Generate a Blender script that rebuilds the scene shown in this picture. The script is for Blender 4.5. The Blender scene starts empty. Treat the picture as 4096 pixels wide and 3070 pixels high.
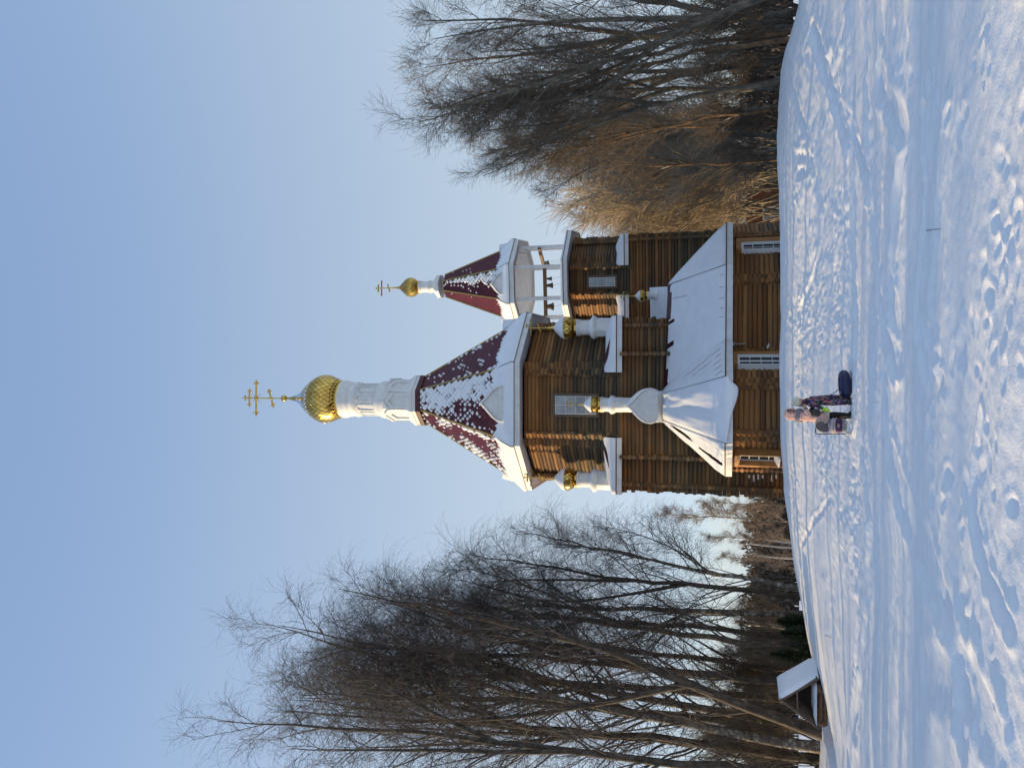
import bpy, bmesh, math, random
import numpy as np
from mathutils import Vector, Matrix

# ------------------------------------------------------------------ camera, sky, sun, exposure
sc = bpy.context.scene
EZ = 2.4                                   # eye height above the church ground
PITCH, ROLL = math.radians(15.5), math.radians(0.36)
FPX = 3080.0                               # focal length in photo pixels (photo 4096 x 3070, lying on its side)
_F = np.array([0, math.cos(PITCH), math.sin(PITCH)])
_U0 = np.array([0, -math.sin(PITCH), math.cos(PITCH)])
_R0 = np.array([1.0, 0, 0])
_R = _R0*math.cos(ROLL) + _U0*math.sin(ROLL)
_U = _U0*math.cos(ROLL) - _R0*math.sin(ROLL)
cam_d = bpy.data.cameras.new("camera")
cam = bpy.data.objects.new("camera", cam_d)
sc.collection.objects.link(cam)
cx_, cy_, cz_ = -_U, _R, -_F               # the phone was held upright but the file lies on its side
cam.matrix_world = Matrix(((cx_[0], cy_[0], cz_[0], 0), (cx_[1], cy_[1], cz_[1], 0), (cx_[2], cy_[2], cz_[2], EZ), (0, 0, 0, 1)))
cam_d.sensor_fit = 'HORIZONTAL'; cam_d.sensor_width = 36.0; cam_d.lens = 36.0*FPX/4096.0
cam_d.clip_start = 0.1; cam_d.clip_end = 5000
sc.camera = cam

SUN_EL, SUN_AZ = math.radians(9.0), math.radians(172.0)   # direction TO the sun: angle in the xy plane from +x
world = bpy.data.worlds.new("World"); sc.world = world; world.use_nodes = True
wn = world.node_tree.nodes; wl = world.node_tree.links
sky = wn.new('ShaderNodeTexSky'); sky.sky_type = 'NISHITA'; sky.sun_disc = False
sky.sun_elevation = SUN_EL; sky.sun_rotation = math.pi/2 - SUN_AZ
sky.altitude = 200; sky.air_density = 0.55; sky.dust_density = 0.25; sky.ozone_density = 2.5
# thin winter haze whitens the lower sky: a little of it is added to the clear-air sky, by elevation only
wtc = wn.new('ShaderNodeTexCoord'); wsep = wn.new('ShaderNodeSeparateXYZ'); wl.new(wtc.outputs['Generated'], wsep.inputs[0])
wr = wn.new('ShaderNodeValToRGB'); wr.color_ramp.interpolation = 'B_SPLINE'; wl.new(wsep.outputs[2], wr.inputs[0])
for i_, (p_, c_) in enumerate([(0.0, (.43,.47,.52)), (.12, (.50,.52,.51)), (.28, (.49,.565,.59)), (.56, (.315,.42,.585)), (.74, (.235,.35,.55)), (1.0, (.20,.31,.52))]):
    e_ = wr.color_ramp.elements[i_] if i_ < 2 else wr.color_ramp.elements.new(p_)
    e_.position = p_; e_.color = (*c_, 1)
wa = wn.new('ShaderNodeVectorMath'); wa.operation = 'SCALE'; wa.inputs[3].default_value = 0.25; wl.new(sky.outputs[0], wa.inputs[0])
wb = wn.new('ShaderNodeVectorMath'); wb.operation = 'SCALE'; wb.inputs[3].default_value = 3.33; wl.new(wr.outputs[0], wb.inputs[0])
wc = wn.new('ShaderNodeVectorMath'); wc.operation = 'ADD'; wl.new(wa.outputs[0], wc.inputs[0]); wl.new(wb.outputs[0], wc.inputs[1])
wl.new(wc.outputs[0], wn['Background'].inputs[0]); wn['Background'].inputs[1].default_value = 0.15
sun_d = bpy.data.lights.new("sun", 'SUN'); sun_d.energy = 3.0; sun_d.angle = math.radians(0.6); sun_d.color = (1.0, 0.73, 0.38)
sun = bpy.data.objects.new("sun", sun_d); sc.collection.objects.link(sun)
sdir = Vector((math.cos(SUN_AZ)*math.cos(SUN_EL), math.sin(SUN_AZ)*math.cos(SUN_EL), math.sin(SUN_EL)))
sun.rotation_euler = sdir.to_track_quat('Z', 'Y').to_euler(); sun.location = (-40, 10, 30)
sc.view_settings.view_transform = 'Standard'; sc.view_settings.look = 'None'
sc.view_settings.exposure = 1.0; sc.view_settings.gamma = 1.0
sc.cycles.max_bounces = 6; sc.cycles.diffuse_bounces = 3; sc.cycles.glossy_bounces = 3
sc.cycles.transparent_max_bounces = 6

RND = random.Random(7)
R = math.radians

# ------------------------------------------------------------------ helpers
def at(V, y, Y):
    """world point at forward distance Y seen at photo pixel (V, y)"""
    u, v = (3070 - y) - 1535.0, V - 2048.0
    d = _F + _R*(u/FPX) - _U*(v/FPX)
    d = d*(Y/d[1])
    return Vector((d[0], d[1], d[2] + EZ))

def pxm(V, y, Y):
    """metres per photo pixel at that point"""
    p = np.array(at(V, y, Y)) - np.array([0, 0, EZ])
    return float(p @ _F)/FPX

def hsh(ix, iy, seed):
    n = (ix.astype(np.int64)*374761393 + iy.astype(np.int64)*668265263 + seed*1442695041) & 0x7fffffff
    n = ((n ^ (n >> 13))*1274126177) & 0x7fffffff
    return ((n ^ (n >> 16)) & 0xffff)/65535.0

def vnoise(x, y, seed=0):
    ix, iy = np.floor(x), np.floor(y); fx, fy = x-ix, y-iy
    fx = fx*fx*fx*(fx*(fx*6-15)+10); fy = fy*fy*fy*(fy*(fy*6-15)+10)
    a, b, c, d = hsh(ix, iy, seed), hsh(ix+1, iy, seed), hsh(ix, iy+1, seed), hsh(ix+1, iy+1, seed)
    return (a*(1-fx)+b*fx)*(1-fy) + (c*(1-fx)+d*fx)*fy - 0.5

def fbm(x, y, seed=0, oct=4):
    s, a, f = 0, 1.0, 1.0
    for o in range(oct):
        s = s + a*vnoise(x*f+o*17.3, y*f-o*9.1, seed+o); a *= 0.5; f *= 2.03
    return s

class MB:
    """collects geometry (world coordinates) and builds it as one mesh object"""
    def __init__(s): s.v, s.f, s.m = [], [], []
    def add(s, vs, fs, mi=0):
        b = len(s.v); s.v.extend([tuple(p) for p in vs]); s.f.extend([tuple(b+i for i in f) for f in fs]); s.m.extend([mi]*len(fs))
    def box(s, c, sx, sy, sz, rz=0.0, mi=0):
        c = Vector(c); ca, sa = math.cos(rz), math.sin(rz)
        vs = [c+Vector((x*ca-y*sa, x*sa+y*ca, z)) for x in (-sx/2, sx/2) for y in (-sy/2, sy/2) for z in (-sz/2, sz/2)]
        s.add(vs, [(0,1,3,2),(4,6,7,5),(0,4,5,1),(2,3,7,6),(0,2,6,4),(1,5,7,3)], mi)
    def beam(s, a, b, w, h, up=(0,0,1), mi=0):
        a, b = Vector(a), Vector(b); d = (b-a).normalized(); sd = d.cross(Vector(up))
        if sd.length < 1e-4: sd = d.cross(Vector((1,0,0)))
        sd.normalize(); u = sd.cross(d).normalized()
        vs = []
        for p in (a, b):
            for x, y in ((-1,-1),(1,-1),(1,1),(-1,1)): vs.append(p + sd*(x*w/2) + u*(y*h/2))
        s.add(vs, [(3,2,1,0),(4,5,6,7),(0,1,5,4),(1,2,6,5),(2,3,7,6),(3,0,4,7)], mi)
    def tube(s, pts, rad, n=8, mi=0, caps=True):
        pts = [Vector(p) for p in pts]
        if not hasattr(rad, '__len__'): rad = [rad]*len(pts)
        ref = None; vs, fs = [], []
        for i, p in enumerate(pts):
            d = (pts[min(i+1, len(pts)-1)] - pts[max(i-1, 0)])
            d = d.normalized() if d.length > 1e-9 else Vector((0,0,1))
            if ref is None: ref = Vector((0,0,1)) if abs(d.z) < 0.9 else Vector((1,0,0))
            sd = d.cross(ref); sd = sd.normalized() if sd.length > 1e-6 else d.orthogonal().normalized()
            ref = sd.cross(d).normalized()
            for k in range(n):
                a = 2*math.pi*k/n
                vs.append(p + (sd*math.cos(a) + ref*math.sin(a))*rad[i])
        for i in range(len(pts)-1):
            for k in range(n):
                fs.append((i*n+k, i*n+(k+1) % n, (i+1)*n+(k+1) % n, (i+1)*n+k))
        if caps:
            fs.append(tuple(range(n-1, -1, -1))); fs.append(tuple((len(pts)-1)*n+k for k in range(n)))
        s.add(vs, fs, mi)
    def lathe(s, c, prof, n=24, rz=0.0, mi=0, cap=True):
        """prof: list of (radius, z)"""
        c = Vector(c); vs, fs = [], []
        for r, z in prof:
            for k in range(n):
                a = rz + 2*math.pi*k/n
                vs.append(c + Vector((r*math.cos(a), r*math.sin(a), z)))
        for i in range(len(prof)-1):
            for k in range(n): fs.append((i*n+k, i*n+(k+1) % n, (i+1)*n+(k+1) % n, (i+1)*n+k))
        if cap:
            fs.append(tuple(range(n-1, -1, -1))); fs.append(tuple((len(prof)-1)*n+k for k in range(n)))
        s.add(vs, fs, mi)
    def prism(s, poly, vec, mi=0):
        vec = Vector(vec); a = [Vector(p) for p in poly]; n = len(a)
        vs = a + [p+vec for p in a]
        s.add(vs, [tuple(range(n-1, -1, -1)), tuple(range(n, 2*n))] + [(i, (i+1) % n, n+(i+1) % n, n+i) for i in range(n)], mi)
    def grid(s, P, mi=0, closed=False):
        """P: rows of points"""
        r, c = len(P), len(P[0]); vs = [p for row in P for p in row]
        fs = [(i*c+j, i*c+(j+1) % c, (i+1)*c+(j+1) % c, (i+1)*c+j) for i in range(r-1) for j in range(c if closed else c-1)]
        s.add(vs, fs, mi)
    def ball(s, c, r, n=10, mi=0, sq=(1,1,1)):
        c = Vector(c); rows = max(4, n//2)
        prof = [(max(1e-4, r*math.sin(math.pi*i/rows)), -r*math.cos(math.pi*i/rows)) for i in range(rows+1)]
        b = len(s.v); s.lathe((0,0,0), prof, n, mi=mi, cap=False)
        for i in range(b, len(s.v)):
            x, y, z = s.v[i]; s.v[i] = (c.x+x*sq[0], c.y+y*sq[1], c.z+z*sq[2])
    def build(s, name, mats, parent=None, smooth=False, recalc=True):
        o0 = wloc(parent)
        me = bpy.data.meshes.new(name)
        me.from_pydata([(x-o0.x, y-o0.y, z-o0.z) for x, y, z in s.v], [], s.f)
        for m in (mats if isinstance(mats, (list, tuple)) else [mats]): me.materials.append(m)
        if any(s.m): me.polygons.foreach_set('material_index', s.m)
        if recalc:
            bm = bmesh.new(); bm.from_mesh(me); bmesh.ops.recalc_face_normals(bm, faces=bm.faces); bm.to_mesh(me); bm.free()
        if smooth is True: me.polygons.foreach_set('use_smooth', [True]*len(me.polygons))
        elif smooth: me.shade_smooth_by_angle(smooth) if hasattr(me, 'shade_smooth_by_angle') else sba(me, smooth)
        me.update()
        o = bpy.data.objects.new(name, me); sc.collection.objects.link(o)
        if parent: o.parent = parent
        return o

def sba(me, ang):
    me.polygons.foreach_set('use_smooth', [True]*len(me.polygons))
    if hasattr(me, 'set_sharp_from_angle'): me.set_sharp_from_angle(angle=ang)

def wloc(o):
    v = Vector((0,0,0))
    while o is not None: v += Vector(o.location); o = o.parent
    return v

def tag(o, label=None, cat=None, group=None, kind=None):
    if label: o['label'] = label
    if cat: o['category'] = cat
    if group: o['group'] = group
    if kind: o['kind'] = kind
    return o

def thing(name, loc, label, cat, group=None):
    o = bpy.data.objects.new(name, None); o.empty_display_size = 0.3
    sc.collection.objects.link(o); o.location = loc
    return tag(o, label, cat, group)

# ------------------------------------------------------------------ materials
def mat(name, col, rough=0.7, metal=0.0, spec=0.3, fn=None):
    m = bpy.data.materials.new(name); m.use_nodes = True
    nt = m.node_tree; b = nt.nodes['Principled BSDF']
    b.inputs['Base Color'].default_value = (*col, 1); b.inputs['Roughness'].default_value = rough
    b.inputs['Metallic'].default_value = metal; b.inputs['Specular IOR Level'].default_value = spec
    if fn: fn(nt, b)
    return m

def nd(nt, typ, **kw):
    n = nt.nodes.new(typ)
    for k, v in kw.items():
        if k.startswith('i_'): n.inputs[k[2:].replace('_', ' ')].default_value = v
        else: setattr(n, k, v)
    return n

def noise(nt, scale, detail=4, rough=0.55, coord='Object', mscale=None):
    tc = nd(nt, 'ShaderNodeTexCoord'); src = tc.outputs[coord]
    if mscale:
        mp = nd(nt, 'ShaderNodeMapping'); mp.inputs['Scale'].default_value = mscale
        nt.links.new(src, mp.inputs[0]); src = mp.outputs[0]
    n = nd(nt, 'ShaderNodeTexNoise'); n.inputs['Scale'].default_value = scale
    n.inputs['Detail'].default_value = detail; n.inputs['Roughness'].default_value = rough
    nt.links.new(src, n.inputs['Vector'])
    return n.outputs['Fac']

def ramp(nt, fac, stops):
    r = nd(nt, 'ShaderNodeValToRGB'); e = r.color_ramp.elements
    while len(e) < len(stops): e.new(0.5)
    for i, (p, c) in enumerate(stops): e[i].position = p; e[i].color = (*c, 1) if len(c) == 3 else c
    nt.links.new(fac, r.inputs[0]); return r.outputs[0]

def mix(nt, fac, a, b, mode='MIX'):
    n = nd(nt, 'ShaderNodeMix', data_type='RGBA', blend_type=mode)
    for s, v in ((0, fac), (6, a), (7, b)):
        if hasattr(v, 'is_linked'): nt.links.new(v, n.inputs[s])
        elif s == 0: n.inputs[0].default_value = v
        else: n.inputs[s].default_value = (*v, 1)
    return n.outputs[2]

def math_(nt, op, a, b=None):
    n = nd(nt, 'ShaderNodeMath', operation=op)
    for i, v in enumerate((a, b)):
        if v is None: continue
        if hasattr(v, 'is_linked'): nt.links.new(v, n.inputs[i])
        else: n.inputs[i].default_value = v
    return n.outputs[0]

def bump(nt, b, h, strength=0.3, dist=0.02):
    n = nd(nt, 'ShaderNodeBump'); n.inputs['Strength'].default_value = strength; n.inputs['Distance'].default_value = dist
    nt.links.new(h, n.inputs['Height']); nt.links.new(n.outputs[0], b.inputs['Normal'])

def log_fn(warm_z0, warm_z1):
    """peeled logs: warm brown boards of new wood higher up, silvered weathering with ragged edges lower down"""
    def fn(nt, b):
        geo = nd(nt, 'ShaderNodeNewGeometry'); isl = geo.outputs['Random Per Island']
        streak = noise(nt, 1.0, 5, 0.6, 'Object', (1.1, 1.1, 13))
        big = noise(nt, 0.55, 3, 0.6, 'Object', (1, 1, 1.6))
        warm = ramp(nt, isl, [(0.0, (0.16, 0.062, 0.018)), (0.5, (0.25, 0.105, 0.032)), (1.0, (0.36, 0.175, 0.060))])
        grey = ramp(nt, isl, [(0.0, (0.070, 0.060, 0.042)), (0.55, (0.105, 0.086, 0.056)), (1.0, (0.18, 0.130, 0.070))])
        sep = nd(nt, 'ShaderNodeSeparateXYZ'); tc = nd(nt, 'ShaderNodeTexCoord'); nt.links.new(tc.outputs['Object'], sep.inputs[0])
        mr = nd(nt, 'ShaderNodeMapRange'); nt.links.new(sep.outputs[2], mr.inputs[0])
        mr.inputs[1].default_value = warm_z0; mr.inputs[2].default_value = warm_z1
        w = math_(nt, 'ADD', mr.outputs[0], math_(nt, 'MULTIPLY', math_(nt, 'SUBTRACT', big, 0.5), 1.7))
        w = math_(nt, 'ADD', w, math_(nt, 'MULTIPLY', math_(nt, 'SUBTRACT', isl, 0.5), 0.35))
        cl = nd(nt, 'ShaderNodeClamp'); nt.links.new(w, cl.inputs[0])
        c = mix(nt, cl.outputs[0], grey, warm)
        c = mix(nt, 0.55, c, ramp(nt, streak, [(0.25, (0.35, 0.33, 0.31)), (0.5, (0.85, 0.85, 0.85)), (0.75, (1.25, 1.2, 1.15))]), 'MULTIPLY')
        nt.links.new(c, b.inputs['Base Color'])
        bump(nt, b, streak, 0.35, 0.012)
    return fn
M = {}
M['log_drum'] = mat('log_drum', (.2,.1,.04), .75, fn=log_fn(9.3, 13.4))
M['log_base'] = mat('log_base', (.2,.1,.04), .75, fn=log_fn(4.6, 9.8))
M['log_low'] = mat('log_low', (.2,.1,.04), .75, fn=log_fn(-2.2, 1.9))
M['log_bell'] = mat('log_bell', (.2,.1,.04), .75, fn=log_fn(9.5, 14.2))

def snow_fn(sc1, st):
    def fn(nt, b):
        n1 = noise(nt, sc1, 5, 0.6); n2 = noise(nt, sc1*9, 3, 0.6)
        nt.links.new(ramp(nt, n1, [(0.3, (0.80, 0.815, 0.84)), (0.7, (0.88, 0.885, 0.895))]), b.inputs['Base Color'])
        bump(nt, b, math_(nt, 'ADD', n1, math_(nt, 'MULTIPLY', n2, 0.35)), st, 0.05)
    return fn
M['snow'] = mat('snow', (.86,.87,.89), .55, spec=.25, fn=snow_fn(1.6, .25))
M['ground_snow'] = mat('ground_snow', (.86,.87,.89), .5, spec=.25, fn=snow_fn(5.0, .28))
def white_fn(nt, b):
    n = noise(nt, 2.2, 5, .65)
    nt.links.new(ramp(nt, n, [(.25, (.62,.61,.59)), (.6, (.78,.77,.75))]), b.inputs['Base Color'])
M['white_paint'] = mat('white_paint', (.75,.74,.72), .5, fn=white_fn)
M['soffit'] = mat('soffit', (.55,.54,.55), .6, fn=lambda nt, b: bump(nt, b, noise(nt, 6, 2), .2, .01))
def tile_fn(nt, b):
    isl = nd(nt, 'ShaderNodeNewGeometry').outputs['Random Per Island']
    nt.links.new(ramp(nt, isl, [(0, (.072,.010,.016)), (.6, (.105,.015,.022)), (1, (.130,.022,.028))]), b.inputs['Base Color'])
M['tile'] = mat('maroon_tile', (.085,.018,.025), .42, spec=.4, fn=tile_fn)
M['maroon'] = mat('maroon_metal', (.07,.014,.020), .4, spec=.4, fn=lambda nt, b: bump(nt, b, noise(nt, 3, 3), .1, .02))
M['ridge'] = mat('ridge_metal', (.42,.29,.11), .38, metal=.6)
def gold_fn(nt, b):
    isl = nd(nt, 'ShaderNodeNewGeometry').outputs['Random Per Island']
    n = noise(nt, 5, 3)
    nt.links.new(mix(nt, .5, ramp(nt, isl, [(0, (.52,.31,.055)), (1, (.80,.56,.17))]), ramp(nt, n, [(.3, (.50,.30,.055)), (.7, (.80,.56,.18))])), b.inputs['Base Color'])
    nt.links.new(math_(nt, 'ADD', math_(nt, 'MULTIPLY', isl, .12), .14), b.inputs['Roughness'])
M['gold'] = mat('gilded_metal', (.8,.55,.15), .2, metal=1.0, fn=gold_fn)
M['silver'] = mat('bright_metal', (.86,.84,.80), .12, metal=1.0)
M['bronze'] = mat('bell_bronze', (.12,.085,.05), .4, metal=.7, fn=lambda nt, b: bump(nt, b, noise(nt, 9, 3), .15, .01))
def board_fn(nt, b):
    s = noise(nt, 2.0, 5, .6, 'Object', (4, 4, 1))
    nt.links.new(ramp(nt, s, [(.3, (.30,.130,.035)), (.7, (.46,.22,.07))]), b.inputs['Base Color'])
M['board'] = mat('orange_board', (.40,.19,.06), .55, fn=board_fn)
M['oldboard'] = mat('weathered_board', (.12,.085,.06), .75, fn=lambda nt, b: nt.links.new(ramp(nt, noise(nt, 3, 5, .6, 'Object', (5,5,1)), [(.3, (.085,.06,.042)), (.7, (.17,.125,.09))]), b.inputs['Base Color']))
M['beam'] = mat('bell_beam_wood', (.16,.10,.06), .7, fn=lambda nt, b: nt.links.new(ramp(nt, noise(nt, 3, 4), [(.3, (.11,.07,.045)), (.7, (.20,.13,.08))]), b.inputs['Base Color']))
M['glass_dark'] = mat('dark_window_glass', (.015,.016,.018), .12, spec=.25)
M['glass_pale'] = mat('pale_glass', (.30,.33,.34), .08, spec=.5, fn=lambda nt, b: nt.links.new(ramp(nt, noise(nt, 1.3, 2), [(.35, (.24,.27,.29)), (.7, (.40,.42,.42))]), b.inputs['Base Color']))  # uneven pale grey as the base colour of the panes
M['pvc'] = mat('white_plastic', (.78,.78,.78), .35)
M['dark_metal'] = mat('dark_metal', (.03,.03,.032), .4, metal=.6)
M['grey_metal'] = mat('grey_metal', (.35,.36,.37), .4, metal=.3)

# ------------------------------------------------------------------ snow field (one sheet out to the horizon)
CREST = [(0, 3362, 24), (83, 3356, 24.5), (277, 3314, 26), (450, 3256, 28), (620, 3220, 29), (870, 3178, 30), (1110, 3146, 31),
         (1340, 3129, 31), (1700, 3122, 31), (2160, 3120, 31), (2400, 3112, 31), (2515, 3110, 31), (2700, 3122, 31), (2792, 3132, 30.5),
         (2866, 3148, 30), (2959, 3182, 29), (3070, 3213, 28)]
_cs, _cz, _cY = [], [], []
for u_, v_, y_ in CREST:
    p_ = at(v_, 3070-u_, y_); _cs.append(p_.x/p_.y); _cz.append(p_.z); _cY.append(y_)
_cs, _cz, _cY = map(np.array, (_cs, _cz, _cY))

def far_z(X, Y):
    left = -0.085*Y - 0.9 + EZ
    right = -0.075*Y - 0.6 + EZ
    t = np.clip((X+5)/12, 0, 1); sl = left*(1-t)+right*t
    dx = np.maximum(np.abs(X-2.5)-8.5, 0); dy = np.maximum(np.abs(Y-47)-14, 0)
    w = np.clip(1-np.sqrt(dx*dx+dy*dy)/7.0, 0, 1); w = w*w*(3-2*w)
    return sl*(1-w) + 0.02*w

def base_z(X, Y):
    X, Y = np.asarray(X, float), np.asarray(Y, float)
    s = X/np.maximum(Y, 2.0)
    cz = np.interp(s, _cs, _cz); cY = np.interp(s, _cs, _cY)
    sc_ = np.clip(s, -0.6, 0.6)
    z18 = EZ - 2.74 + 0.10*sc_ + np.minimum(sc_, 0)*0.35
    k0 = EZ-1.62; k1 = EZ-1.76; k2 = EZ-2.15 + .5*(z18-(EZ-2.74))
    near = np.where(Y < 5, k0+(k1-k0)*(Y-1.5)/3.5, np.where(Y < 10, k1+(k2-k1)*(Y-5)/5, k2+(z18-k2)*(Y-10)/8.5))
    near = np.where(Y < 1.5, k0, near)
    t = np.clip((Y-18.5)/(cY-18.5), 0, 1); tt = t*t*(3-2*t)*0.5+t*0.5
    mid = z18 + (cz-z18)*tt
    fz = far_z(X, Y)
    t2 = np.clip((Y-cY)/5.0, 0, 1); t2 = t2*t2*(3-2*t2)
    lim = EZ + (cz-EZ)*Y/cY - 0.05 - 0.02*(Y-cY)            # stay just under the line of the crest
    lo = np.minimum(fz, np.where(np.abs(X-2) < 14, lim, fz))
    fr = cz*(1-t2) + lo*t2
    return np.where(Y <= 18.5, near, np.where(Y <= cY, mid, fr))

rg = np.random.default_rng(5)
TRACKS = []       # (points, half width, depth): sledge and walking lines pressed into the snow
def gp(V, y):
    """ground point seen at a photo pixel (march along the ray)"""
    a = None
    for Y in np.concatenate([np.arange(2.0, 31.0, 0.05)]):
        p = at(V, y, Y)
        if p.z <= float(base_z(p.x, p.y)): return (p.x, p.y)
    return (p.x, p.y)
def line(px, w, d): TRACKS.append((np.array([gp(v, y) for v, y in px]), w, d))
line([(3415, 0), (3420, 500), (3424, 900), (3422, 1300), (3425, 1600), (3428, 1950), (3440, 2400), (3428, 2800), (3400, 3060)], .28, .07)
line([(3470, 0), (3468, 300), (3475, 700), (3500, 1000), (3540, 1300), (3580, 1450)], .25, .06)
line([(3385, 100), (3395, 500), (3400, 1000), (3405, 1440)], .2, .05)
line([(3520, 300), (3620, 560), (3590, 800), (3570, 1100), (3600, 1400)], .3, .07)
line([(3690, 450), (3700, 700), (3680, 950), (3660, 1250), (3690, 1480)], .16, .05)
line([(3760, 560), (3740, 900), (3720, 1200), (3740, 1400)], .12, .04)
line([(3330, 240), (3370, 420), (3440, 600), (3480, 750)], .22, .07)
line([(3250, 120), (3300, 260), (3350, 420), (3400, 560)], .3, .10)
line([(3150, 250), (3185, 420), (3230, 560), (3255, 680)], .2, .05)
line([(3540, 1480), (3560, 1800), (3640, 2100), (3800, 2500), (3860, 2900)], .3, .06)
line([(3450, 1800), (3480, 2100), (3470, 2500), (3430, 2900)], .35, .06)
line([(3200, 2180), (3260, 2080), (3330, 1990)], .12, .05)
line([(3900, 1700), (3880, 2000), (3950, 2300), (4050, 2500)], .14, .04)
line([(3700, 2700), (3900, 2750), (4000, 3000)], .3, .05)
line([(3200, 1250), (3235, 1150), (3280, 1000), (3290, 850), (3250, 640), (3180, 620), (3190, 700), (3250, 660)], .18, .06)
STEPS = []
def steps(px, n, jit, r, d):
    P = np.array([gp(v, y) for v, y in px]); L = np.concatenate([[0], np.cumsum(np.linalg.norm(np.diff(P, axis=0), axis=1))])
    for i in range(n):
        s_ = L[-1]*(i+.5)/n; x = np.interp(s_, L, P[:,0]); y = np.interp(s_, L, P[:,1])
        STEPS.append((x+rg.normal(0, jit), y+rg.normal(0, jit), r*rg.uniform(.5, .9), d*rg.uniform(.25, .6), rg.uniform(0, 3.14)))
steps([(3560, 60), (3590, 160), (3640, 260), (3700, 370), (3760, 420), (3840, 480)], 16, .10, .13, .10)
steps([(3900, 100), (3960, 240), (3900, 330), (3840, 440)], 8, .10, .13, .12)
steps([(4050, 620), (4000, 750), (3960, 950), (4060, 1050), (4010, 1200), (3900, 1300)], 22, .16, .14, .13)
steps([(3980, 1250), (3880, 1330), (3800, 1420), (3720, 1500), (3700, 1620), (3720, 1760)], 26, .22, .13, .09)
steps([(4070, 1350), (3950, 1500), (3880, 1640), (3900, 1800), (4000, 2000), (4040, 2200)], 18, .30, .14, .10)
steps([(3430, 1800), (3430, 1900), (3440, 2050), (3420, 2250)], 22, .25, .14, .07)
steps([(3400, 2300), (3440, 2420), (3460, 2600), (3400, 2750)], 18, .2, .12, .07)
steps([(3760, 1900), (3800, 2150), (3850, 2400), (3980, 2600), (3900, 2900)], 18, .35, .14, .08)
steps([(3300, 950), (3340, 1200), (3370, 1400), (3440, 1500)], 30, .3, .14, .06)
steps([(3230, 1000), (3250, 1250), (3220, 1450), (3180, 1600)], 40, .7, .15, .05)
steps([(3150, 300), (3160, 450), (3180, 560), (3200, 700)], 22, .5, .16, .06)

def relief(X, Y):
    h = 0.075*fbm(X*.33, Y*.33, 3, 3) + 0.035*fbm(X*1.1+.3*Y, Y*1.3, 11, 3)
    near = np.clip(1-(Y-26)/10, 0.25, 1)
    # wind and sledge drift running across the view
    h = h + 0.016*near*fbm(X*.45, Y*2.2, 23, 3)
    amt = np.clip(fbm(X*.30+5, Y*.35, 31, 3)*2.4+.12, 0.03, 1)
    lum = fbm(X*3.3, Y*3.3, 41, 3); h = h + 0.055*np.clip((Y-3)/20, .18, 1)*amt*near*np.where(lum > 0, lum, lum*.5)
    tr = np.clip(fbm(X*.5+9, Y*.35, 61, 2)*1.6+.35, 0, 1)*np.clip((Y-9)/8, 0.15, 1)*np.clip((33-Y)/4, 0, 1)*np.clip((X+9)/5, .3, 1)
    h = h + 0.010*near*fbm(X*9, Y*9, 51, 2) + .050*tr*fbm(X*5.5, Y*5.5, 57, 3)
    return h

def nonuni(core, n, far, m, lim, k):
    a = np.linspace(0, core, n, endpoint=False); b = core*np.exp(np.linspace(0, math.log(far/core), m, endpoint=False))
    c = far*np.exp(np.linspace(0, math.log(lim/far), k)); return np.concatenate([a, b, c])
xs = nonuni(3.0, 120, 40, 250, 1600, 26); xs = np.concatenate([-xs[:0:-1], xs])
ys = np.concatenate([np.linspace(-60, 0, 16, endpoint=False), np.linspace(0, 3, 40, endpoint=False),
                     3*np.exp(np.linspace(0, math.log(34/3), 500, endpoint=False)), 34*np.exp(np.linspace(0, math.log(1600/34), 90))])
GX, GY = np.meshgrid(xs, ys)
GZ = base_z(GX, GY)
# soften the joins of the profile
for _ in range(3):
    ker = np.ones(21)/21
    GZ2 = np.apply_along_axis(lambda a: np.convolve(np.pad(a, 10, mode='edge'), ker, 'valid'), 0, GZ)
    wv = ((GY > 3.2) & (GY < 29.0)); GZ = np.where(wv, GZ2, GZ)
GZ = GZ + relief(GX, GY)*np.clip((GY+1)/2, 0.2, 1)
def carve(pts, hw, d):
    global GZ
    x0, x1 = pts[:,0].min()-1.5, pts[:,0].max()+1.5; y0, y1 = pts[:,1].min()-1.5, pts[:,1].max()+1.5
    ci = np.where((xs > x0) & (xs < x1))[0]; ri = np.where((ys > y0) & (ys < y1))[0]
    if not len(ci) or not len(ri): return
    X = GX[np.ix_(ri, ci)]; Y = GY[np.ix_(ri, ci)]; best = np.full(X.shape, 9.0)
    wob = 0.12*fbm(X*1.3, Y*1.3, 71, 3)
    for a, b in zip(pts[:-1], pts[1:]):
        ab = b-a; t = np.clip(((X-a[0])*ab[0]+(Y-a[1])*ab[1])/(ab@ab+1e-9), 0, 1)
        best = np.minimum(best, np.hypot(X-a[0]-t*ab[0], Y-a[1]-t*ab[1]))
    q = (best+wob)/hw
    d = d*.7; dz = -d*np.exp(-q**4) + d*.55*np.exp(-((q-1.35)/.35)**2)*(1+1.2*fbm(X*5, Y*5, 77, 2))
    GZ[np.ix_(ri, ci)] += dz
for p_, w_, d_ in TRACKS: carve(p_, w_, d_)
for x, y, r, d, a in STEPS:
    if y < 7.2: r, d = r*.62, d*.45
    ci = np.where(np.abs(xs-x) < 5*r)[0]; ri = np.where(np.abs(ys-y) < 5*r)[0]
    if not len(ci) or not len(ri): continue
    X = GX[np.ix_(ri, ci)]-x; Y = GY[np.ix_(ri, ci)]-y
    u = (X*math.cos(a)+Y*math.sin(a))/1.5; v = -X*math.sin(a)+Y*math.cos(a); q = np.hypot(u, v)/r
    q = q*(1+.45*fbm((X+x)*5, (Y+y)*5, 91, 2))
    GZ[np.ix_(ri, ci)] += -.7*d*np.exp(-q**4) + d*.28*np.exp(-((q-1.4)/.4)**2)*(1+1.2*vnoise((X+x)*4, (Y+y)*4, 95))

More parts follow.
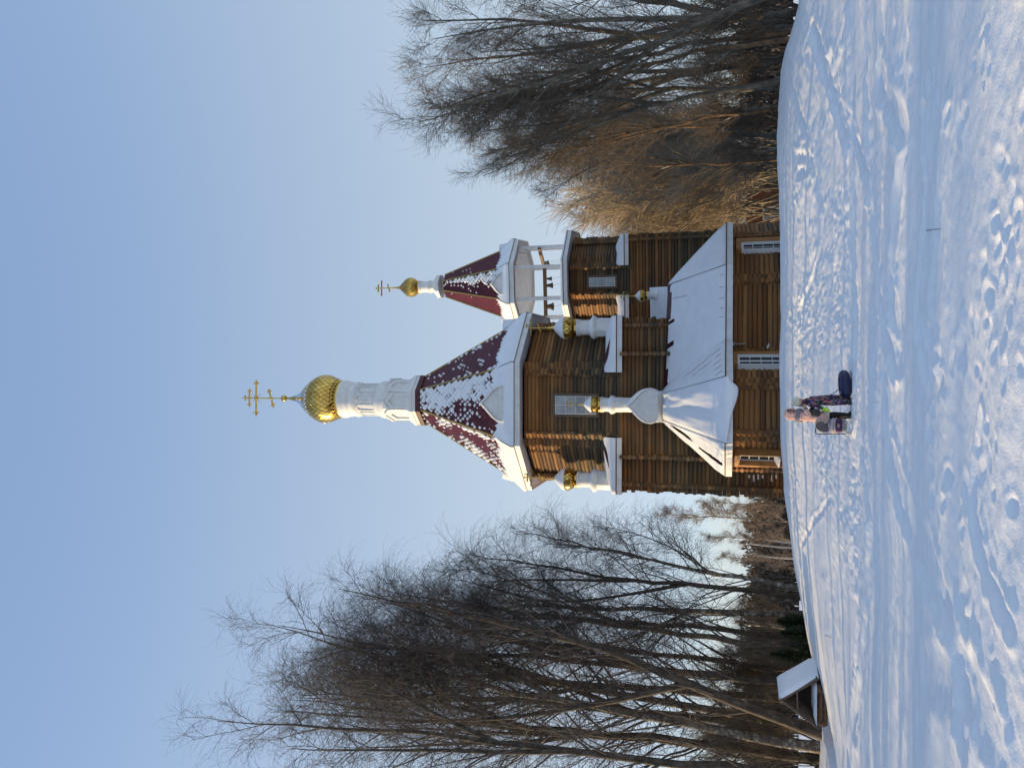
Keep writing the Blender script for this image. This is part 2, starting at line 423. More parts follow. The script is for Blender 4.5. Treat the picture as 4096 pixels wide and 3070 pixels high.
def ground_z(x, y):
    j = int(np.clip(np.searchsorted(xs, x)-1, 0, len(xs)-2)); i = int(np.clip(np.searchsorted(ys, y)-1, 0, len(ys)-2))
    tx = (x-xs[j])/(xs[j+1]-xs[j]); ty = (y-ys[i])/(ys[i+1]-ys[i])
    return float((GZ[i,j]*(1-tx)+GZ[i,j+1]*tx)*(1-ty)+(GZ[i+1,j]*(1-tx)+GZ[i+1,j+1]*tx)*ty)

def np_mesh(name, verts, quads, mats, parent=None, smooth=False, loc=None):
    me = bpy.data.meshes.new(name); nq = len(quads); k = quads.shape[1]
    me.vertices.add(len(verts)); me.vertices.foreach_set('co', np.asarray(verts, np.float32).ravel())
    me.loops.add(nq*k); me.loops.foreach_set('vertex_index', np.asarray(quads, np.int32).ravel())
    me.polygons.add(nq); me.polygons.foreach_set('loop_start', np.arange(0, nq*k, k, dtype=np.int32))
    if smooth: me.polygons.foreach_set('use_smooth', np.ones(nq, bool))
    for m in (mats if isinstance(mats, (list, tuple)) else [mats]): me.materials.append(m)
    me.update(calc_edges=True)
    o = bpy.data.objects.new(name, me); sc.collection.objects.link(o)
    if parent: o.parent = parent
    return o
nr, nc = GX.shape
idx = np.arange(nr*nc).reshape(nr, nc)
gq = np.stack([idx[:-1,:-1], idx[:-1,1:], idx[1:,1:], idx[1:,:-1]], -1).reshape(-1, 4)
tag(np_mesh('snow_ground', np.stack([GX, GY, GZ], -1).reshape(-1, 3), gq, M['ground_snow'], smooth=True), kind='structure')

# ------------------------------------------------------------------ the church
CH = thing('wooden_church', (0, 47, 0), 'log church with maroon tent roofs, golden onion domes and snow on its roofs', 'church')
def rot(u, v, c, t):
    return (c[0]+u*math.cos(t)-v*math.sin(t), c[1]+u*math.sin(t)+v*math.cos(t))
def octo(c, a, k, t):
    """plan octagon: apothem a, half front width k*a, vertices from front-left counter-clockwise seen from above"""
    loc = [(-k,-1),(k,-1),(1,-k),(1,k),(k,1),(-k,1),(-1,k),(-1,-k)]
    return [rot(u*a, v*a, c, t) for u, v in loc]
def rect(c, a, t, b=None):
    b = b or a
    return [rot(u, v, c, t) for u, v in ((-a,-b),(a,-b),(a,b),(-a,b))]

PITCH_LOG = 0.22
def log_wall(name, poly, z0, z1, ext, m, closed=True, posts=(), extra=(), r=0.118, seed=1, skip=()):
    """stacked round logs along each side, crossing at the corners with their ends sticking out"""
    rn = random.Random(seed); b = MB(); n = len(poly); N = 10
    edges = [(poly[i], poly[(i+1) % n], i) for i in range(n if closed else n-1) if i not in skip]
    edges += [(p, q, e) for p, q, e in extra]
    for (p, q, i) in edges:
        p, q = Vector((*p, 0)), Vector((*q, 0)); d = (q-p).normalized(); L = (q-p).length
        z = z0 + (PITCH_LOG/2 if i % 2 else 0)
        while z < z1:
            rr = r*rn.uniform(.95, 1.06); e0, e1 = ext*rn.uniform(.8, 1.15), ext*rn.uniform(.8, 1.15)
            ns = max(3, int((L+e0+e1)/0.7)); pts, rad = [], []
            for k in range(ns+1):
                t = -e0 + (L+e0+e1)*k/ns
                pts.append(p + d*t + Vector((rn.uniform(-.008,.008), rn.uniform(-.008,.008), z+rn.uniform(-.010,.010))))
                rad.append(rr*rn.uniform(.96, 1.04))
            b.tube(pts, rad, N)
            z += PITCH_LOG
    o = b.build(name, m, CH, smooth=R(50))
    return o

def core(name, poly, z0, z1, m):  # inner body added behind the logs to keep light from leaking through
    b = MB(); b.prism([(x, y, z0) for x, y in poly], (0, 0, z1-z0)); return b.build(name, m, CH)

DC, DT, DK = (-0.994, 46.74), R(-1.41), 0.445
BC, BT, BK = (7.70, 57.09), R(-7.16), 0.44
DZE = EZ+11.36                               # big eave
DW = 4.33                                    # wall apothem
Z_POD = at(2478, 1620, 41.9).z               # eave of the corner roofs
dz_top = DZE - .35
oct_d = octo(DC, DW, DK, DT); sq_d = rect(DC, DW, DT)
log_wall('drum_wall', oct_d, Z_POD+.1, dz_top, .45, M['log_drum'], seed=2)
core('drum_wall_core', octo(DC, DW-.05, DK, DT), Z_POD-.2, dz_top, M['log_drum'])
xin = lambda s_: (rot(s_*2.78, -DW-.45, DC, DT), rot(s_*2.78, -DW+1.0, DC, DT), 1)
log_wall('square_wall', sq_d, -1.1, Z_POD-.02, .42, M['log_base'], seed=3, extra=[xin(-1), xin(1)])
core('square_wall_core', rect(DC, DW-.05, DT), -1.1, Z_POD-.05, M['log_base'])
# belfry
BW = 2.78
Z_BPOD = at(2505, 1000, 53.6).z
Z_BG = EZ+11.09                              # gallery floor eave
oct_b = octo(BC, BW, BK, BT); sq_b = rect(BC, BW, BT)
log_wall('belfry_wall', oct_b, Z_BPOD-.3, Z_BG-.3, .5, M['log_bell'], seed=4)
core('belfry_wall_core', octo(BC, BW-.05, BK, BT), Z_BPOD-.3, Z_BG-.3, M['log_bell'])
log_wall('belfry_base_wall', sq_b, -.66, Z_BPOD-.02, .42, M['log_base'], seed=5)
core('belfry_base_wall_core', rect(BC, BW-.05, BT), 0, Z_BPOD-.05, M['log_base'])
# low parts: altar apse and the wing to the right
ZE = EZ + 0.0                                # low eave, level with the eye
def plan(y, Y, V=2950):
    p = at(V, y, Y); return (p.x, p.y)
A0 = plan(1868, 41.8); A1 = plan(1868, 36.9); A2 = plan(1737, 34.0); A3 = plan(1536, 34.0); A4 = plan(1402, 37.0)
W1 = plan(1122, 37.6); W2 = plan(950, 39.8); W3 = plan(905, 43.0)
low = [A0, A1, A2, A3, A4, W1, W2, W3]
log_wall('apse_wall', [A0, A1, A2, A3, A4], -.66, ZE-.06, .27, M['log_low'], closed=False, seed=6)
log_wall('wing_wall', [A4, W1, W2, W3], -.66, ZE-.06, .27, M['log_low'], closed=False, seed=7)
core('low_wall_core', [(x*.992+.02, y+.06) for x, y in low] + [(W3[0], 47), (A0[0], 47)], 0, ZE-.1, M['log_low'])

# ---- eaves, tents
def ring_slab(b, polyo, polyi, z, h, mi=0):
    n = len(polyo)
    for i in range(n):
        j = (i+1) % n
        o1, o2, i1, i2 = polyo[i], polyo[j], polyi[i], polyi[j]
        vs = [(*o1, z), (*o2, z), (*i2, z), (*i1, z), (*o1, z+h), (*o2, z+h), (*i2, z+h), (*i1, z+h)]
        b.add(vs, [(3,2,1,0),(4,5,6,7),(0,1,5,4),(1,2,6,5),(2,3,7,6),(3,0,4,7)], mi)

def eave(name, c, t, k, ao, ai, z, h=.30):
    """white fascia board with a dark drip edge on top and a soffit under it"""
    b = MB(); ring_slab(b, octo(c, ao, k, t), octo(c, ao-.06, k, t), z-h, h)
    b.build(name, M['white_paint'], CH)
    b = MB(); ring_slab(b, octo(c, ao+.025, k, t), octo(c, ao-.08, k, t), z+.002, .05); b.build('drip_edge', M['maroon'], CH)
    b = MB(); ring_slab(b, octo(c, ao-.062, k, t), octo(c, ai-.1, k, t), z-h+.08, .03); b.build('soffit', M['soffit'], CH)

def tent(pref, c, t, k, ao, ze, ab, zb, at_, zt, tile_w, tile_h, snow_amt, seed):
    """eight sloping facets: maroon base, diamond tiles, snow caught on the tiles, ridge strips, snow skirt"""
    rn = random.Random(seed)
    lo, hi, eo = octo(c, ab, k, t), octo(c, at_, k, t), octo(c, ao, k, t)
    base, tiles, caps, snow, skirt = MB(), MB(), MB(), MB(), MB()
    for i in range(8):
        j = (i+1) % 8
        L0, L1 = Vector((*lo[i], zb)), Vector((*lo[j], zb)); H0, H1 = Vector((*hi[i], zt)), Vector((*hi[j], zt))
        E0, E1 = Vector((*eo[i], ze+.03)), Vector((*eo[j], ze+.03))
        base.add([L0, L1, H1, H0], [(0,1,2,3)]); base.add([E0, E1, L1, L0], [(0,1,2,3)])
        mid = (L0+L1)/2; top = (H0+H1)/2; s_ = (L1-L0).normalized(); up = (top-mid); LT = up.length; up.normalize()
        nrm = s_.cross(up).normalized()
        if nrm.z < 0: nrm = -nrm
        wb, wt = (L1-L0).length, (H1-H0).length
        amt = snow_amt[i]
        rows = int(LT/(tile_h*.5))
        for r_ in range(rows):
            y = r_*tile_h*.5 + tile_h*.5
            if y > LT-tile_h*.3: continue
            w = wb + (wt-wb)*y/LT; nt_ = int(w/tile_w)+2
            for q in range(-nt_//2-1, nt_//2+2):
                x = (q + (.5 if r_ % 2 else 0))*tile_w
                if abs(x) > w/2 - tile_w*.30: continue
                o = mid + s_*x + up*y
                B = o - up*tile_h*.52 + nrm*.045; A = o + up*tile_h*.5 + nrm*.008; Lf = o - s_*tile_w*.5 + nrm*.026; Rt = o + s_*tile_w*.5 + nrm*.026
                B0, L_0, R_0 = o - up*tile_h*.52, o - s_*tile_w*.5, o + s_*tile_w*.5
                tiles.add([A, Lf, B, Rt, L_0, B0, R_0], [(0,1,2,3),(1,4,5,2),(2,5,6,3)])
                fx, fy = x/(w/2), y/LT
                p = amt(fx, fy, rn)
                if rn.random() < p[0]:
                    sz = p[1]*rn.uniform(.8, 1.1); cxx = o + nrm*.05 + up*tile_h*rn.uniform(-.06,.06) + s_*tile_w*rn.uniform(-.08,.08)
                    ring = []
                    for g in range(8):
                        a = 2*math.pi*g/8; rr = (1/(abs(math.cos(a))+abs(math.sin(a))+.001))**.8*(rn.uniform(.55, 1.15) if sz < .9 else rn.uniform(.85, 1.12))*sz*(.8 if math.sin(a) < -.3 and sz < .9 else 1)
                        ring.append(cxx + s_*math.cos(a)*tile_w*.52*rr + up*math.sin(a)*tile_h*.55*rr)
                    cc = cxx + nrm*.055
                    innr = [cc+(v-cc)*.55 for v in ring]; innr = [v+nrm*.03 for v in innr]
                    low_ = [v - nrm*.03 for v in ring]
                    bs = ring+innr+[cc]+low_
                    snow.add(bs, [(g, (g+1) % 8, 8+(g+1) % 8, 8+g) for g in range(8)] + [(8+g, 8+(g+1) % 8, 16) for g in range(8)] + [(17+g, 17+(g+1) % 8, (g+1) % 8, g) for g in range(8)])
        # snow lying along the flare, its upper edge toothed by the tiles
        cols = 28; rws = 6; P = []
        for rr in range(rws+1):
            row = []
            for q in range(cols+1):
                f = q/cols
                pe = E0.lerp(E1, f); pb = L0.lerp(L1, f)
                x = (f-.5)*wb; tooth = abs(((x/tile_w+50) % 1)-.5)*2
                top_e = .20 + .30*tooth + .10*math.sin(f*7+i*2.1+seed) + .05*rn.random() + .18*max(0, amt(2*f-1, .05, rn)[0]-.3)
                pt = pb + up*(LT*0.075*top_e*2.2)*(1 if i not in () else 1)
                t_ = rr/rws
                w1 = (pb-pe).length; w2 = (pt-pb).length; dd = t_*(w1+w2)
                pp = pe.lerp(pb, dd/w1) if dd < w1 else pb.lerp(pt, (dd-w1)/max(w2, 1e-6))
                th = .15*math.sin(min(1, (1-t_)*1.35+.04)*math.pi*.62)*(.8+.4*vn1(f*4+i*5+seed)) + (.04 if rr < rws else -.015)
                row.append(pp + Vector((nrm.x*.5, nrm.y*.5, 1)).normalized()*th)
            P.append(row)
        P.insert(0, [Vector((p.x, p.y, ze+.02)) for p in P[0]])
        skirt.grid(P)
        caps.beam(L0-up*.0+nrm*.03, H0+nrm*.03, .10, .09, up=(math.cos(0), 0, 1))
    base.build(pref+'_roof', M['maroon'], CH)
    rt = sc.objects[pref+'_roof'] if pref+'_roof' in sc.objects else None
    tiles.build('roof_tiling', M['tile'], rt); snow.build('snow_patch', M['snow'], rt, smooth=True).__setitem__('kind', 'stuff')
    skirt.build('snow_skirt', M['snow'], rt, smooth=True); caps.build('ridge_strip', M['ridge'], rt)
    return rt
def vn1(x):
    i = math.floor(x); f = x-i; f = f*f*(3-2*f); h = lambda n: (math.sin(n*127.1)*43758.5453) % 1.0
    return h(i)*(1-f)+h(i+1)*f

def clump(fx, fy, k): return float(fbm(np.array([fx*2.6+k]), np.array([fy*9.0+k*1.7]), 13, 2)[0]) + .5
def amt_front(fx, fy, rn):      # heavy snow to the right and up, bare lower left
    v = .50+fx*.75+(fy-.40)*.9 + .9*(clump(fx, fy, 1.0)-.5)
    if fx < -.84: return (.8, .75)
    return (1.0, 1.03) if v > .62 else ((.9, .82) if v > .38 else ((.5, .5) if v > .2 else (.02, .35)))
def amt_few(fx, fy, rn):
    if abs(fx) > .84: return (.75, .85)
    c = clump(fx, fy, 4.0); return (.75, .55+.5*max(0, c-.66)) if c > .66 else (.05, .32)
def amt_left(fx, fy, rn):
    if fx > .74 or fx < -.84: return (.92, 1.0)
    c = clump(fx, fy, 8.0); return (.85, .60+.6*max(0, c-.54)) if c > .54 else (.08, .34)
def amt_mid(fx, fy, rn): return (.3, .55)
def amt_bell(fx, fy, rn):
    v = fx*1.0 + .15*(1-fy) + .3*(vn1(fx*3+fy*7)-.5)
    return (1.0 if v > .35 else (.5 if v > -.15 else .05), 1.05 if v > .35 else .65)
def amt_rare(fx, fy, rn): return (.02, .4)
z_tt, z_bb = EZ+19.0, DZE
tent('tent', DC, DT, DK, 5.27, DZE, 4.50, DZE+1.05, 1.32, EZ+18.75, .33, .40, [amt_front, amt_few, amt_mid, amt_mid, amt_mid, amt_mid, amt_mid, amt_left], 3)
eave('eave_board', DC, DT, DK, 5.27, DW, DZE)
BZE = EZ+15.18
tent('belfry_tent', BC, BT, BK, 3.2466, BZE, 2.55, BZE+.9, .82, EZ+21.2, .30, .34, [amt_bell, amt_rare, amt_mid, amt_mid, amt_mid, amt_mid, amt_mid, amt_rare], 5)
eave('belfry_eave_board', BC, BT, BK, 3.2466, 2.4, BZE)

def onion(name, c, prof, m, parent, n=26, jit=.010, twist=.5):
    """dome clad in diamond scales: flat facets, each slightly off true, so that they glint one by one"""
    rn = random.Random(int(c[0]*100)+n); b = MB()
    # even arc-length rows along the profile
    P = [Vector((r, 0, z)) for r, z in prof]; L = [0]
    for p, q in zip(P[:-1], P[1:]): L.append(L[-1]+(q-p).length)
    circ = 2*math.pi*max(r for r, z in prof); rows = max(8, int(L[-1]/(circ/n*.62)))
    rows += rows % 2
    ring = []
    for i in range(rows+1):
        s_ = L[-1]*i/rows
        k = max(0, min(len(P)-2, next((q for q in range(len(L)-1) if L[q+1] >= s_), len(P)-2)))
        f = (s_-L[k])/max(1e-9, L[k+1]-L[k]); r = P[k].x*(1-f)+P[k+1].x*f; z = P[k].z*(1-f)+P[k+1].z*f
        ring.append([(math.cos(2*math.pi*(j+(i % 2)*.5)/n)*r, math.sin(2*math.pi*(j+(i % 2)*.5)/n)*r, z) for j in range(n)])
    cv = Vector(c)
    def V(i, j, dr=0.0):
        x, y, z = ring[i][j % n]; r = math.hypot(x, y) or 1e-6; k = (r+dr)/r
        return cv + Vector((x*k, y*k, z))
    sh = MB(); sh.lathe(c, [(max(.01, r-.012), z) for r, z in prof], n)
    for i in range(rows-1):
        for j in range(n):
            o = i % 2
            a = V(i, j, .030+rn.uniform(-jit, jit)); l = V(i+1, j-1+o, .008+rn.uniform(-jit, jit)); r_ = V(i+1, j+o, .008+rn.uniform(-jit, jit)); t = V(i+2, j, rn.uniform(-jit, jit))
            a0 = V(i, j, -.01); l0 = V(i+1, j-1+o, -.01); r0 = V(i+1, j+o, -.01)
            m_ = (a+r_+t+l)/4; q4 = [m_+(p-m_)*.90 for p in (a, r_, t, l)]; tl = Vector((rn.uniform(-1,1), rn.uniform(-1,1), rn.uniform(-1,1)))*.006
            q4[0] += tl; q4[2] -= tl
            b.add(q4+[a0, l0, r0], [(0,1,2,3),(0,3,5,4),(0,4,6,1)])
    o = b.build(name, m, parent, recalc=False)
    MS = M.get('dome_shell') or M.setdefault('dome_shell', mat('dome_shell', (.10,.06,.015), .5, metal=.8))
    k = len(o.data.vertices); bm = bmesh.new(); bm.from_mesh(o.data); o0 = wloc(parent)
    base = [bm.verts.new(Vector(v)-o0) for v in sh.v]; bm.verts.ensure_lookup_table()
    for f in sh.f[:-2]:
        ff = bm.faces.new([base[i] for i in f]); ff.material_index = 1
    bm.to_mesh(o.data); bm.free(); o.data.materials.append(MS)
    return o

def cross(name, c, H, parent, detail=True):
    """eight-ended orthodox cross with trefoil ends; c is the foot, H the height of the upright"""
    b = MB(); c = Vector(c); w = H*(.016 if detail else .028)
    b.tube([c, c+Vector((0,0,H*.97))], w, 6)
    def arm(z, half, tilt, k):
        p = c+Vector((-half, 0, z-tilt)); q = c+Vector((half, 0, z+tilt))
        b.tube([p, q], w*1.25, 6)
        for e, s_ in ((p, -1), (q, 1)):
            d = (q-p).normalized()*s_; u = Vector((-d.z, 0, d.x)); rr = H*.030*k
            b.ball(e, rr, 8); b.ball(e+d*rr*1.6, rr*.8, 8); b.ball(e+u*rr*1.5, rr*.75, 8); b.ball(e-u*rr*1.5, rr*.75, 8)
        b.ball(c+Vector((0,0,z)), H*.045*k, 10)
    arm(H*.66, H*.34, 0, 1.1); arm(H*.84, H*.155, 0, .9); arm(H*.27, H*.155, H*.05, .95)
    t = c+Vector((0,0,H*.95)); rr = H*.03
    b.ball(t, rr, 8); b.ball(t+Vector((0,0,rr*1.6)), rr*.8, 8)
    for s_ in (-1, 1): b.ball(t+Vector((s_*rr*1.5,0,0)), rr*.75, 8)
    if detail:
        for s_ in (-1, 1):
            for q in (-1, 1):
                b.tube([c+Vector((0,0,H*.66)), c+Vector((s_*H*.10, 0, H*.66+q*H*.10))], w*.45, 4)
    return b.build(name, M['gold'], parent, smooth=R(40))

def ogee(hw, h, n=1):
    half = [(.62,0),(.80,.03),(.93,.10),(1.0,.21),(.985,.33),(.90,.45),(.76,.56),(.58,.66),(.40,.75),(.24,.83),(.11,.91),(.03,.97),(0,1)]
    R_ = [(x*hw, z*h) for x, z in half]
    return R_ + [(-x, z) for x, z in R_[-2::-1]]
def ogee_box(b, c, t, outline, y0, y1, mi=0):
    """extrude an upright outline from depth y0 (towards the viewer) to y1 in the local frame of c, t"""
    vs = []
    for yy in (y0, y1):
        for x, z in outline:
            p = rot(x, yy, (c[0], c[1]), t); vs.append((p[0], p[1], c[2]+z))
    n = len(outline)
    b.add(vs, [tuple(range(n)), tuple(range(2*n-1, n-1, -1))] + [(i, n+i, n+(i+1) % n, (i+1) % n) for i in range(n)], mi)

# ---- main cupola on the big tent
YC, yc = 46.74, 1597
zz = lambda V: at(V, yc, YC - .8*min(1, max(0, (V-1335)/60))).z
zo = lambda V: at(V, yc, YC-1.75).z
rr_ = lambda px, V: px*pxm(V, yc, YC)
cxm = at(1500, yc, YC).x
cup = MB()
# stepped white mouldings over a maroon band
for (V0, V1, px) in ((1657, 1643, 100), (1643, 1634, 103), (1634, 1627, 99), (1627, 1616, 92)):
    ring_poly = octo((cxm, YC), rr_(px, V0)*.955, .414, DT)
    cup.prism([(x, y, zo(V0)) for x, y in ring_poly], (0, 0, zo(V1)-zo(V0)))
# lower octagon with gabled niches
lo8 = octo((cxm, YC), rr_(80, 1560)*.955, .414, DT)
cup.prism([(x, y, zo(1616)) for x, y in lo8], (0, 0, zo(1518)-zo(1616)))
for i in range(8):
    p, q = Vector((*lo8[i], 0)), Vector((*lo8[(i+1) % 8], 0)); mid = (p+q)/2; d = (q-p).normalized(); nrm = Vector((d.y, -d.x, 0)); w = (q-p).length
    def pt(f, V, off): v = mid + d*f*w/2 + nrm*off; return (v.x, v.y, zo(V))
    # raised surround: two jambs and a gable of two sloping pieces
    for s_ in (-1, 1):
        quad = [pt(s_*.98, 1616, .0), pt(s_*.66, 1616, .0), pt(s_*.66, 1560, .0), pt(s_*.98, 1560, .0)]
        cup.prism(quad, nrm*.07)
        quad = [pt(s_*1.0, 1562, 0), pt(s_*.66, 1562, 0), pt(0, 1542, 0), pt(0, 1520, 0), pt(s_*1.0, 1546, 0)]
        cup.prism(quad, nrm*.09)
        quad = [pt(s_*1.05, 1548, 0), pt(s_*1.05, 1540, 0), pt(0, 1514, 0), pt(0, 1522, 0)]
        cup.prism(quad, nrm*.15)
cup.lathe((cxm, YC, 0), [(rr_(r, v), zz(v)) for v, r in ((1546, 74), (1520, 74), (1514, 72), (1508, 66), (1500, 62), (1430, 60), (1424, 66), (1418, 70), (1412, 70), (1408, 65), (1396, 65), (1392, 69), (1386, 70), (1380, 70), (1376, 74), (1368, 75))], 48)
# arched blind niches round the drum, as raised ribs
for i in range(10):
    a0 = 2*math.pi*(i+.5)/10 + .1; half = .20
    rim = rr_(62.5, 1460)
    path = []
    for q in range(13):
        th = math.pi*q/12; path.append((a0 - half*math.cos(th), 1442 - 9*math.sin(th)*1.2))
    path = [(a0-half, 1496)] + path + [(a0+half, 1496)]
    cup.tube([(cxm+rim*math.cos(a), YC+rim*math.sin(a), zz(v)) for a, v in path + [path[0]]], .045, 5)
cupo = cup.build('main_cupola', M['white_paint'], CH, smooth=R(35))
g = MB(); g.lathe((cxm, YC, 0), [(rr_(r, v), zz(v)) for v, r in ((1369, 73), (1366, 75), (1362, 74), (1357, 69), (1354, 66))], 48); g.build('gilded_ring', M['gold'], cupo, smooth=R(35))
prof = [(rr_(r, v), zz(v)) for v, r in ((1358, 66), (1350, 77), (1340, 84), (1325, 91), (1310, 95), (1297, 95), (1282, 91), (1268, 83), (1255, 73), (1242, 62), (1230, 52))]
onion('onion_dome', (cxm, YC, 0), prof, M['gold'], cupo, n=30)
g = MB(); g.lathe((cxm, YC, 0), [(rr_(r, v), zz(v)) for v, r in ((1262, 79), (1252, 71), (1240, 61), (1230, 51), (1218, 39), (1204, 26), (1192, 17), (1185, 13))], 40)
g.build('dome_top', M['silver'], cupo, smooth=True)
g = MB(); g.lathe((cxm, YC, 0), [(rr_(r, v), zz(v)) for v, r in ((1188, 14), (1180, 11), (1165, 6.5), (1149, 3))], 20); g.ball((cxm, YC, zz(1137)), rr_(13, 1137), 18)
g.build('spire', M['gold'], cupo, smooth=R(60))
cross('cross', (cxm, YC, zz(1126)), zz(974)-zz(1126), cupo)
mb = MB(); ab_ = octo((cxm, YC), rr_(98, 1660), .414, DT); mb.prism([(x, y, zo(1674)) for x, y in ab_], (0, 0, zo(1656)-zo(1674))); mb.build('maroon_band', M['maroon'], cupo)

def small_cupola(name, yc, Y, V, px, parent=None, label=None, snow=True, rz=R(22.5)):
    """V: photo rows of the parts from the base up; px: radii in photo pixels"""
    X = at(V['base'], yc, Y).x; z = lambda v: at(v, yc, Y).z; r = lambda p, v: p*pxm(v, yc, Y); c0 = (X, Y, 0)
    b = MB()
    b.lathe(c0, [(r(px['oct'], V['base']), z(V['base'])), (r(px['oct'], V['ring']), z(V['ring']))], 8, rz)
    for k in range(8):                                            # shallow raised panels on the sides
        a = rz + math.pi/8 + k*math.pi/4; ap = r(px['oct'], V['base'])*math.cos(math.pi/8)
        n_ = Vector((math.cos(a), math.sin(a), 0)); s_ = Vector((-n_.y, n_.x, 0)); w = ap*.27
        z0 = z(V['base'])*.45+z(V['ring'])*.55; z1 = z(V['base'])*.08+z(V['ring'])*.92
        p = [Vector((X, Y, 0))+n_*ap+s_*w*u+Vector((0,0,zv)) for u, zv in ((-1, z0), (1, z0), (1, z1), (-1, z1))]
        b.prism(p, n_*.02)
    rv = V['ring']; hh = (V['base']-V['ring'])*.13
    b.lathe(c0, [(r(px['oct']*1.02, rv), z(rv+hh)), (r(px['ring']*.93, rv), z(rv+hh*.55)), (r(px['ring'], rv), z(rv)), (r(px['ring'], rv), z(rv-hh*.35)), (r(px['cyl'], rv), z(rv-hh*.7))], 24)
    b.lathe(c0, [(r(px['cyl'], v), z(v)) for v in (rv-hh*.5, V['cyl'])] + [(r(px['cyl']*1.10, V['cyl']), z(V['cyl'])), (r(px['cyl']*1.10, V['cyl']), z(V['cyl']*.72+V['gold']*.28)), (r(px['cyl']*1.0, V['cyl']), z(V['cyl']*.55+V['gold']*.45)), (r(px['cyl']*1.14, V['cyl']), z(V['cyl']*.3+V['gold']*.7)), (r(px['cyl']*1.14, V['gold']), z(V['gold']))], 28)
    o = b.build(name, M['white_paint'], parent or CH, smooth=R(32))
    g = MB(); gt = V['gold'] - (V['base']-V['ring'])*.09
    g.lathe(c0, [(r(px['cyl']*1.18, V['gold']), z(V['gold'])), (r(px['cyl']*1.22, V['gold']), z(gt)), (r(px['on']*.55, V['gold']), z(gt-1)), (r(px['on']*.45, V['gold']), z(V['on0']))], 28); g.build('gilded_ring', M['gold'], o, smooth=R(35))
    v0, v1 = V['on0'], V['on1']; dv = v0-v1
    pr = [(r(px['on']*f, v0), z(v0-dv*t)) for t, f in ((0, .45), (.06, .68), (.16, .87), (.28, .98), (.38, 1.0), (.50, .97), (.60, .88), (.70, .72), (.80, .52), (.9, .33), (1, .17))]
    onion('onion_dome', c0, pr, M['gold'], o, n=20, jit=.012)
    g = MB(); sp = V['ball']; g.lathe(c0, [(r(px['on']*.20, v1), z(v1+dv*.04)), (r(px['on']*.11, v1), z(v1*.5+sp*.5)), (r(px['on']*.045, v1), z(sp))], 14); g.ball((X, Y, z(sp)), r(px['on']*.13, sp), 12); g.build('spire', M['gold'], o, smooth=R(60))
    cross('cross', (X, Y, z(sp-2)), z(V['top'])-z(sp-2), o, detail=False)
    if snow:                                                      # caps of snow on the dome's shoulders and on the rings
        rn = random.Random(int(yc)); s_ = MB(); n = 30; P = []
        for t, f in ((.46, 1.0), (.50, 1.02), (.60, .96), (.70, .82), (.80, .62), (.9, .42), (1.0, .20)):
            row = []
            for k in range(n):
                a = 2*math.pi*k/n; tt = t if t > .5 else t + .07*vn1(k*.5+yc) - .02
                th = 1.0 if t > .46 else .965
                ra = r(px['on']*f*th, v0)*(1+.02*vn1(k*.9))
                row.append((X+ra*math.cos(a), Y+ra*math.sin(a), z(v0-dv*tt)))
            P.append(row)
        s_.grid(P, closed=True); s_.build('snow_cap', M['snow'], o, smooth=True); s_ = MB()
        P = []
        for f, dvv in ((1.0, 0.3), (1.02, -.25), (.92, -.75), (.78, -1.15), (.70, -1.6)):
            row = []
            for k in range(n):
                a = 2*math.pi*k/n; w = .75+.5*vn1(k*.55+yc*.3); ra = max(r(px['cyl']*.97, rv), r(px['ring']*f, rv)*(1 if f >= 1 else 1))
                row.append((X+ra*math.cos(a), Y+ra*math.sin(a), z(rv-hh*.35+hh*dvv*w*(1 if dvv < 0 else .3))))
            P.append(row)
        s_.grid(P, closed=True)
        s_.build('snow_collar', M['snow'], o, smooth=True)
    return o
pod = lambda y, b0, Y, n='corner_cupola': small_cupola(n, y, Y, dict(base=b0+2, ring=b0-75, cyl=b0-132, gold=b0-146, on0=b0-155, on1=b0-238, ball=b0-272, top=b0-362), dict(oct=39, ring=47, cyl=30, on=44))
pod(1922, 2457, 43.4); pod(1308, 2455, 43.4)
small_cupola('apse_cupola', 1619, 41.3, dict(base=2536, ring=2452, cyl=2416, gold=2405, on0=2397, on1=2336, ball=2318, top=2262), dict(oct=31, ring=37, cyl=28, on=30.5))
small_cupola('wing_cupola', 1180, 47.5, dict(base=2680, ring=2632, cyl=2600, gold=2590, on0=2584, on1=2542, ball=2528, top=2478), dict(oct=17, ring=23, cyl=15, on=22))
BX = at(1700, 1147, 57.1).x
cb = small_cupola('belfry_cupola', 1146, 57.1, dict(base=1744, ring=1722, cyl=1688, gold=1680, on0=1673, on1=1600, ball=1577, top=1502), dict(oct=24, ring=27, cyl=22, on=38), snow=False)
mb = MB()
for (V0, V1, px) in ((1768, 1755, 47), (1755, 1750, 40), (1750, 1744, 32)):
    zq = lambda v: at(v, 1146, 57.1).z
    mb.prism([(x, y, zq(V0)) for x, y in octo((BX, 57.1), px*pxm(V0, 1146, 57.1)*.94, .414, BT)], (0, 0, zq(V1)-zq(V0)))
mb.build('collar', M['white_paint'], cb)

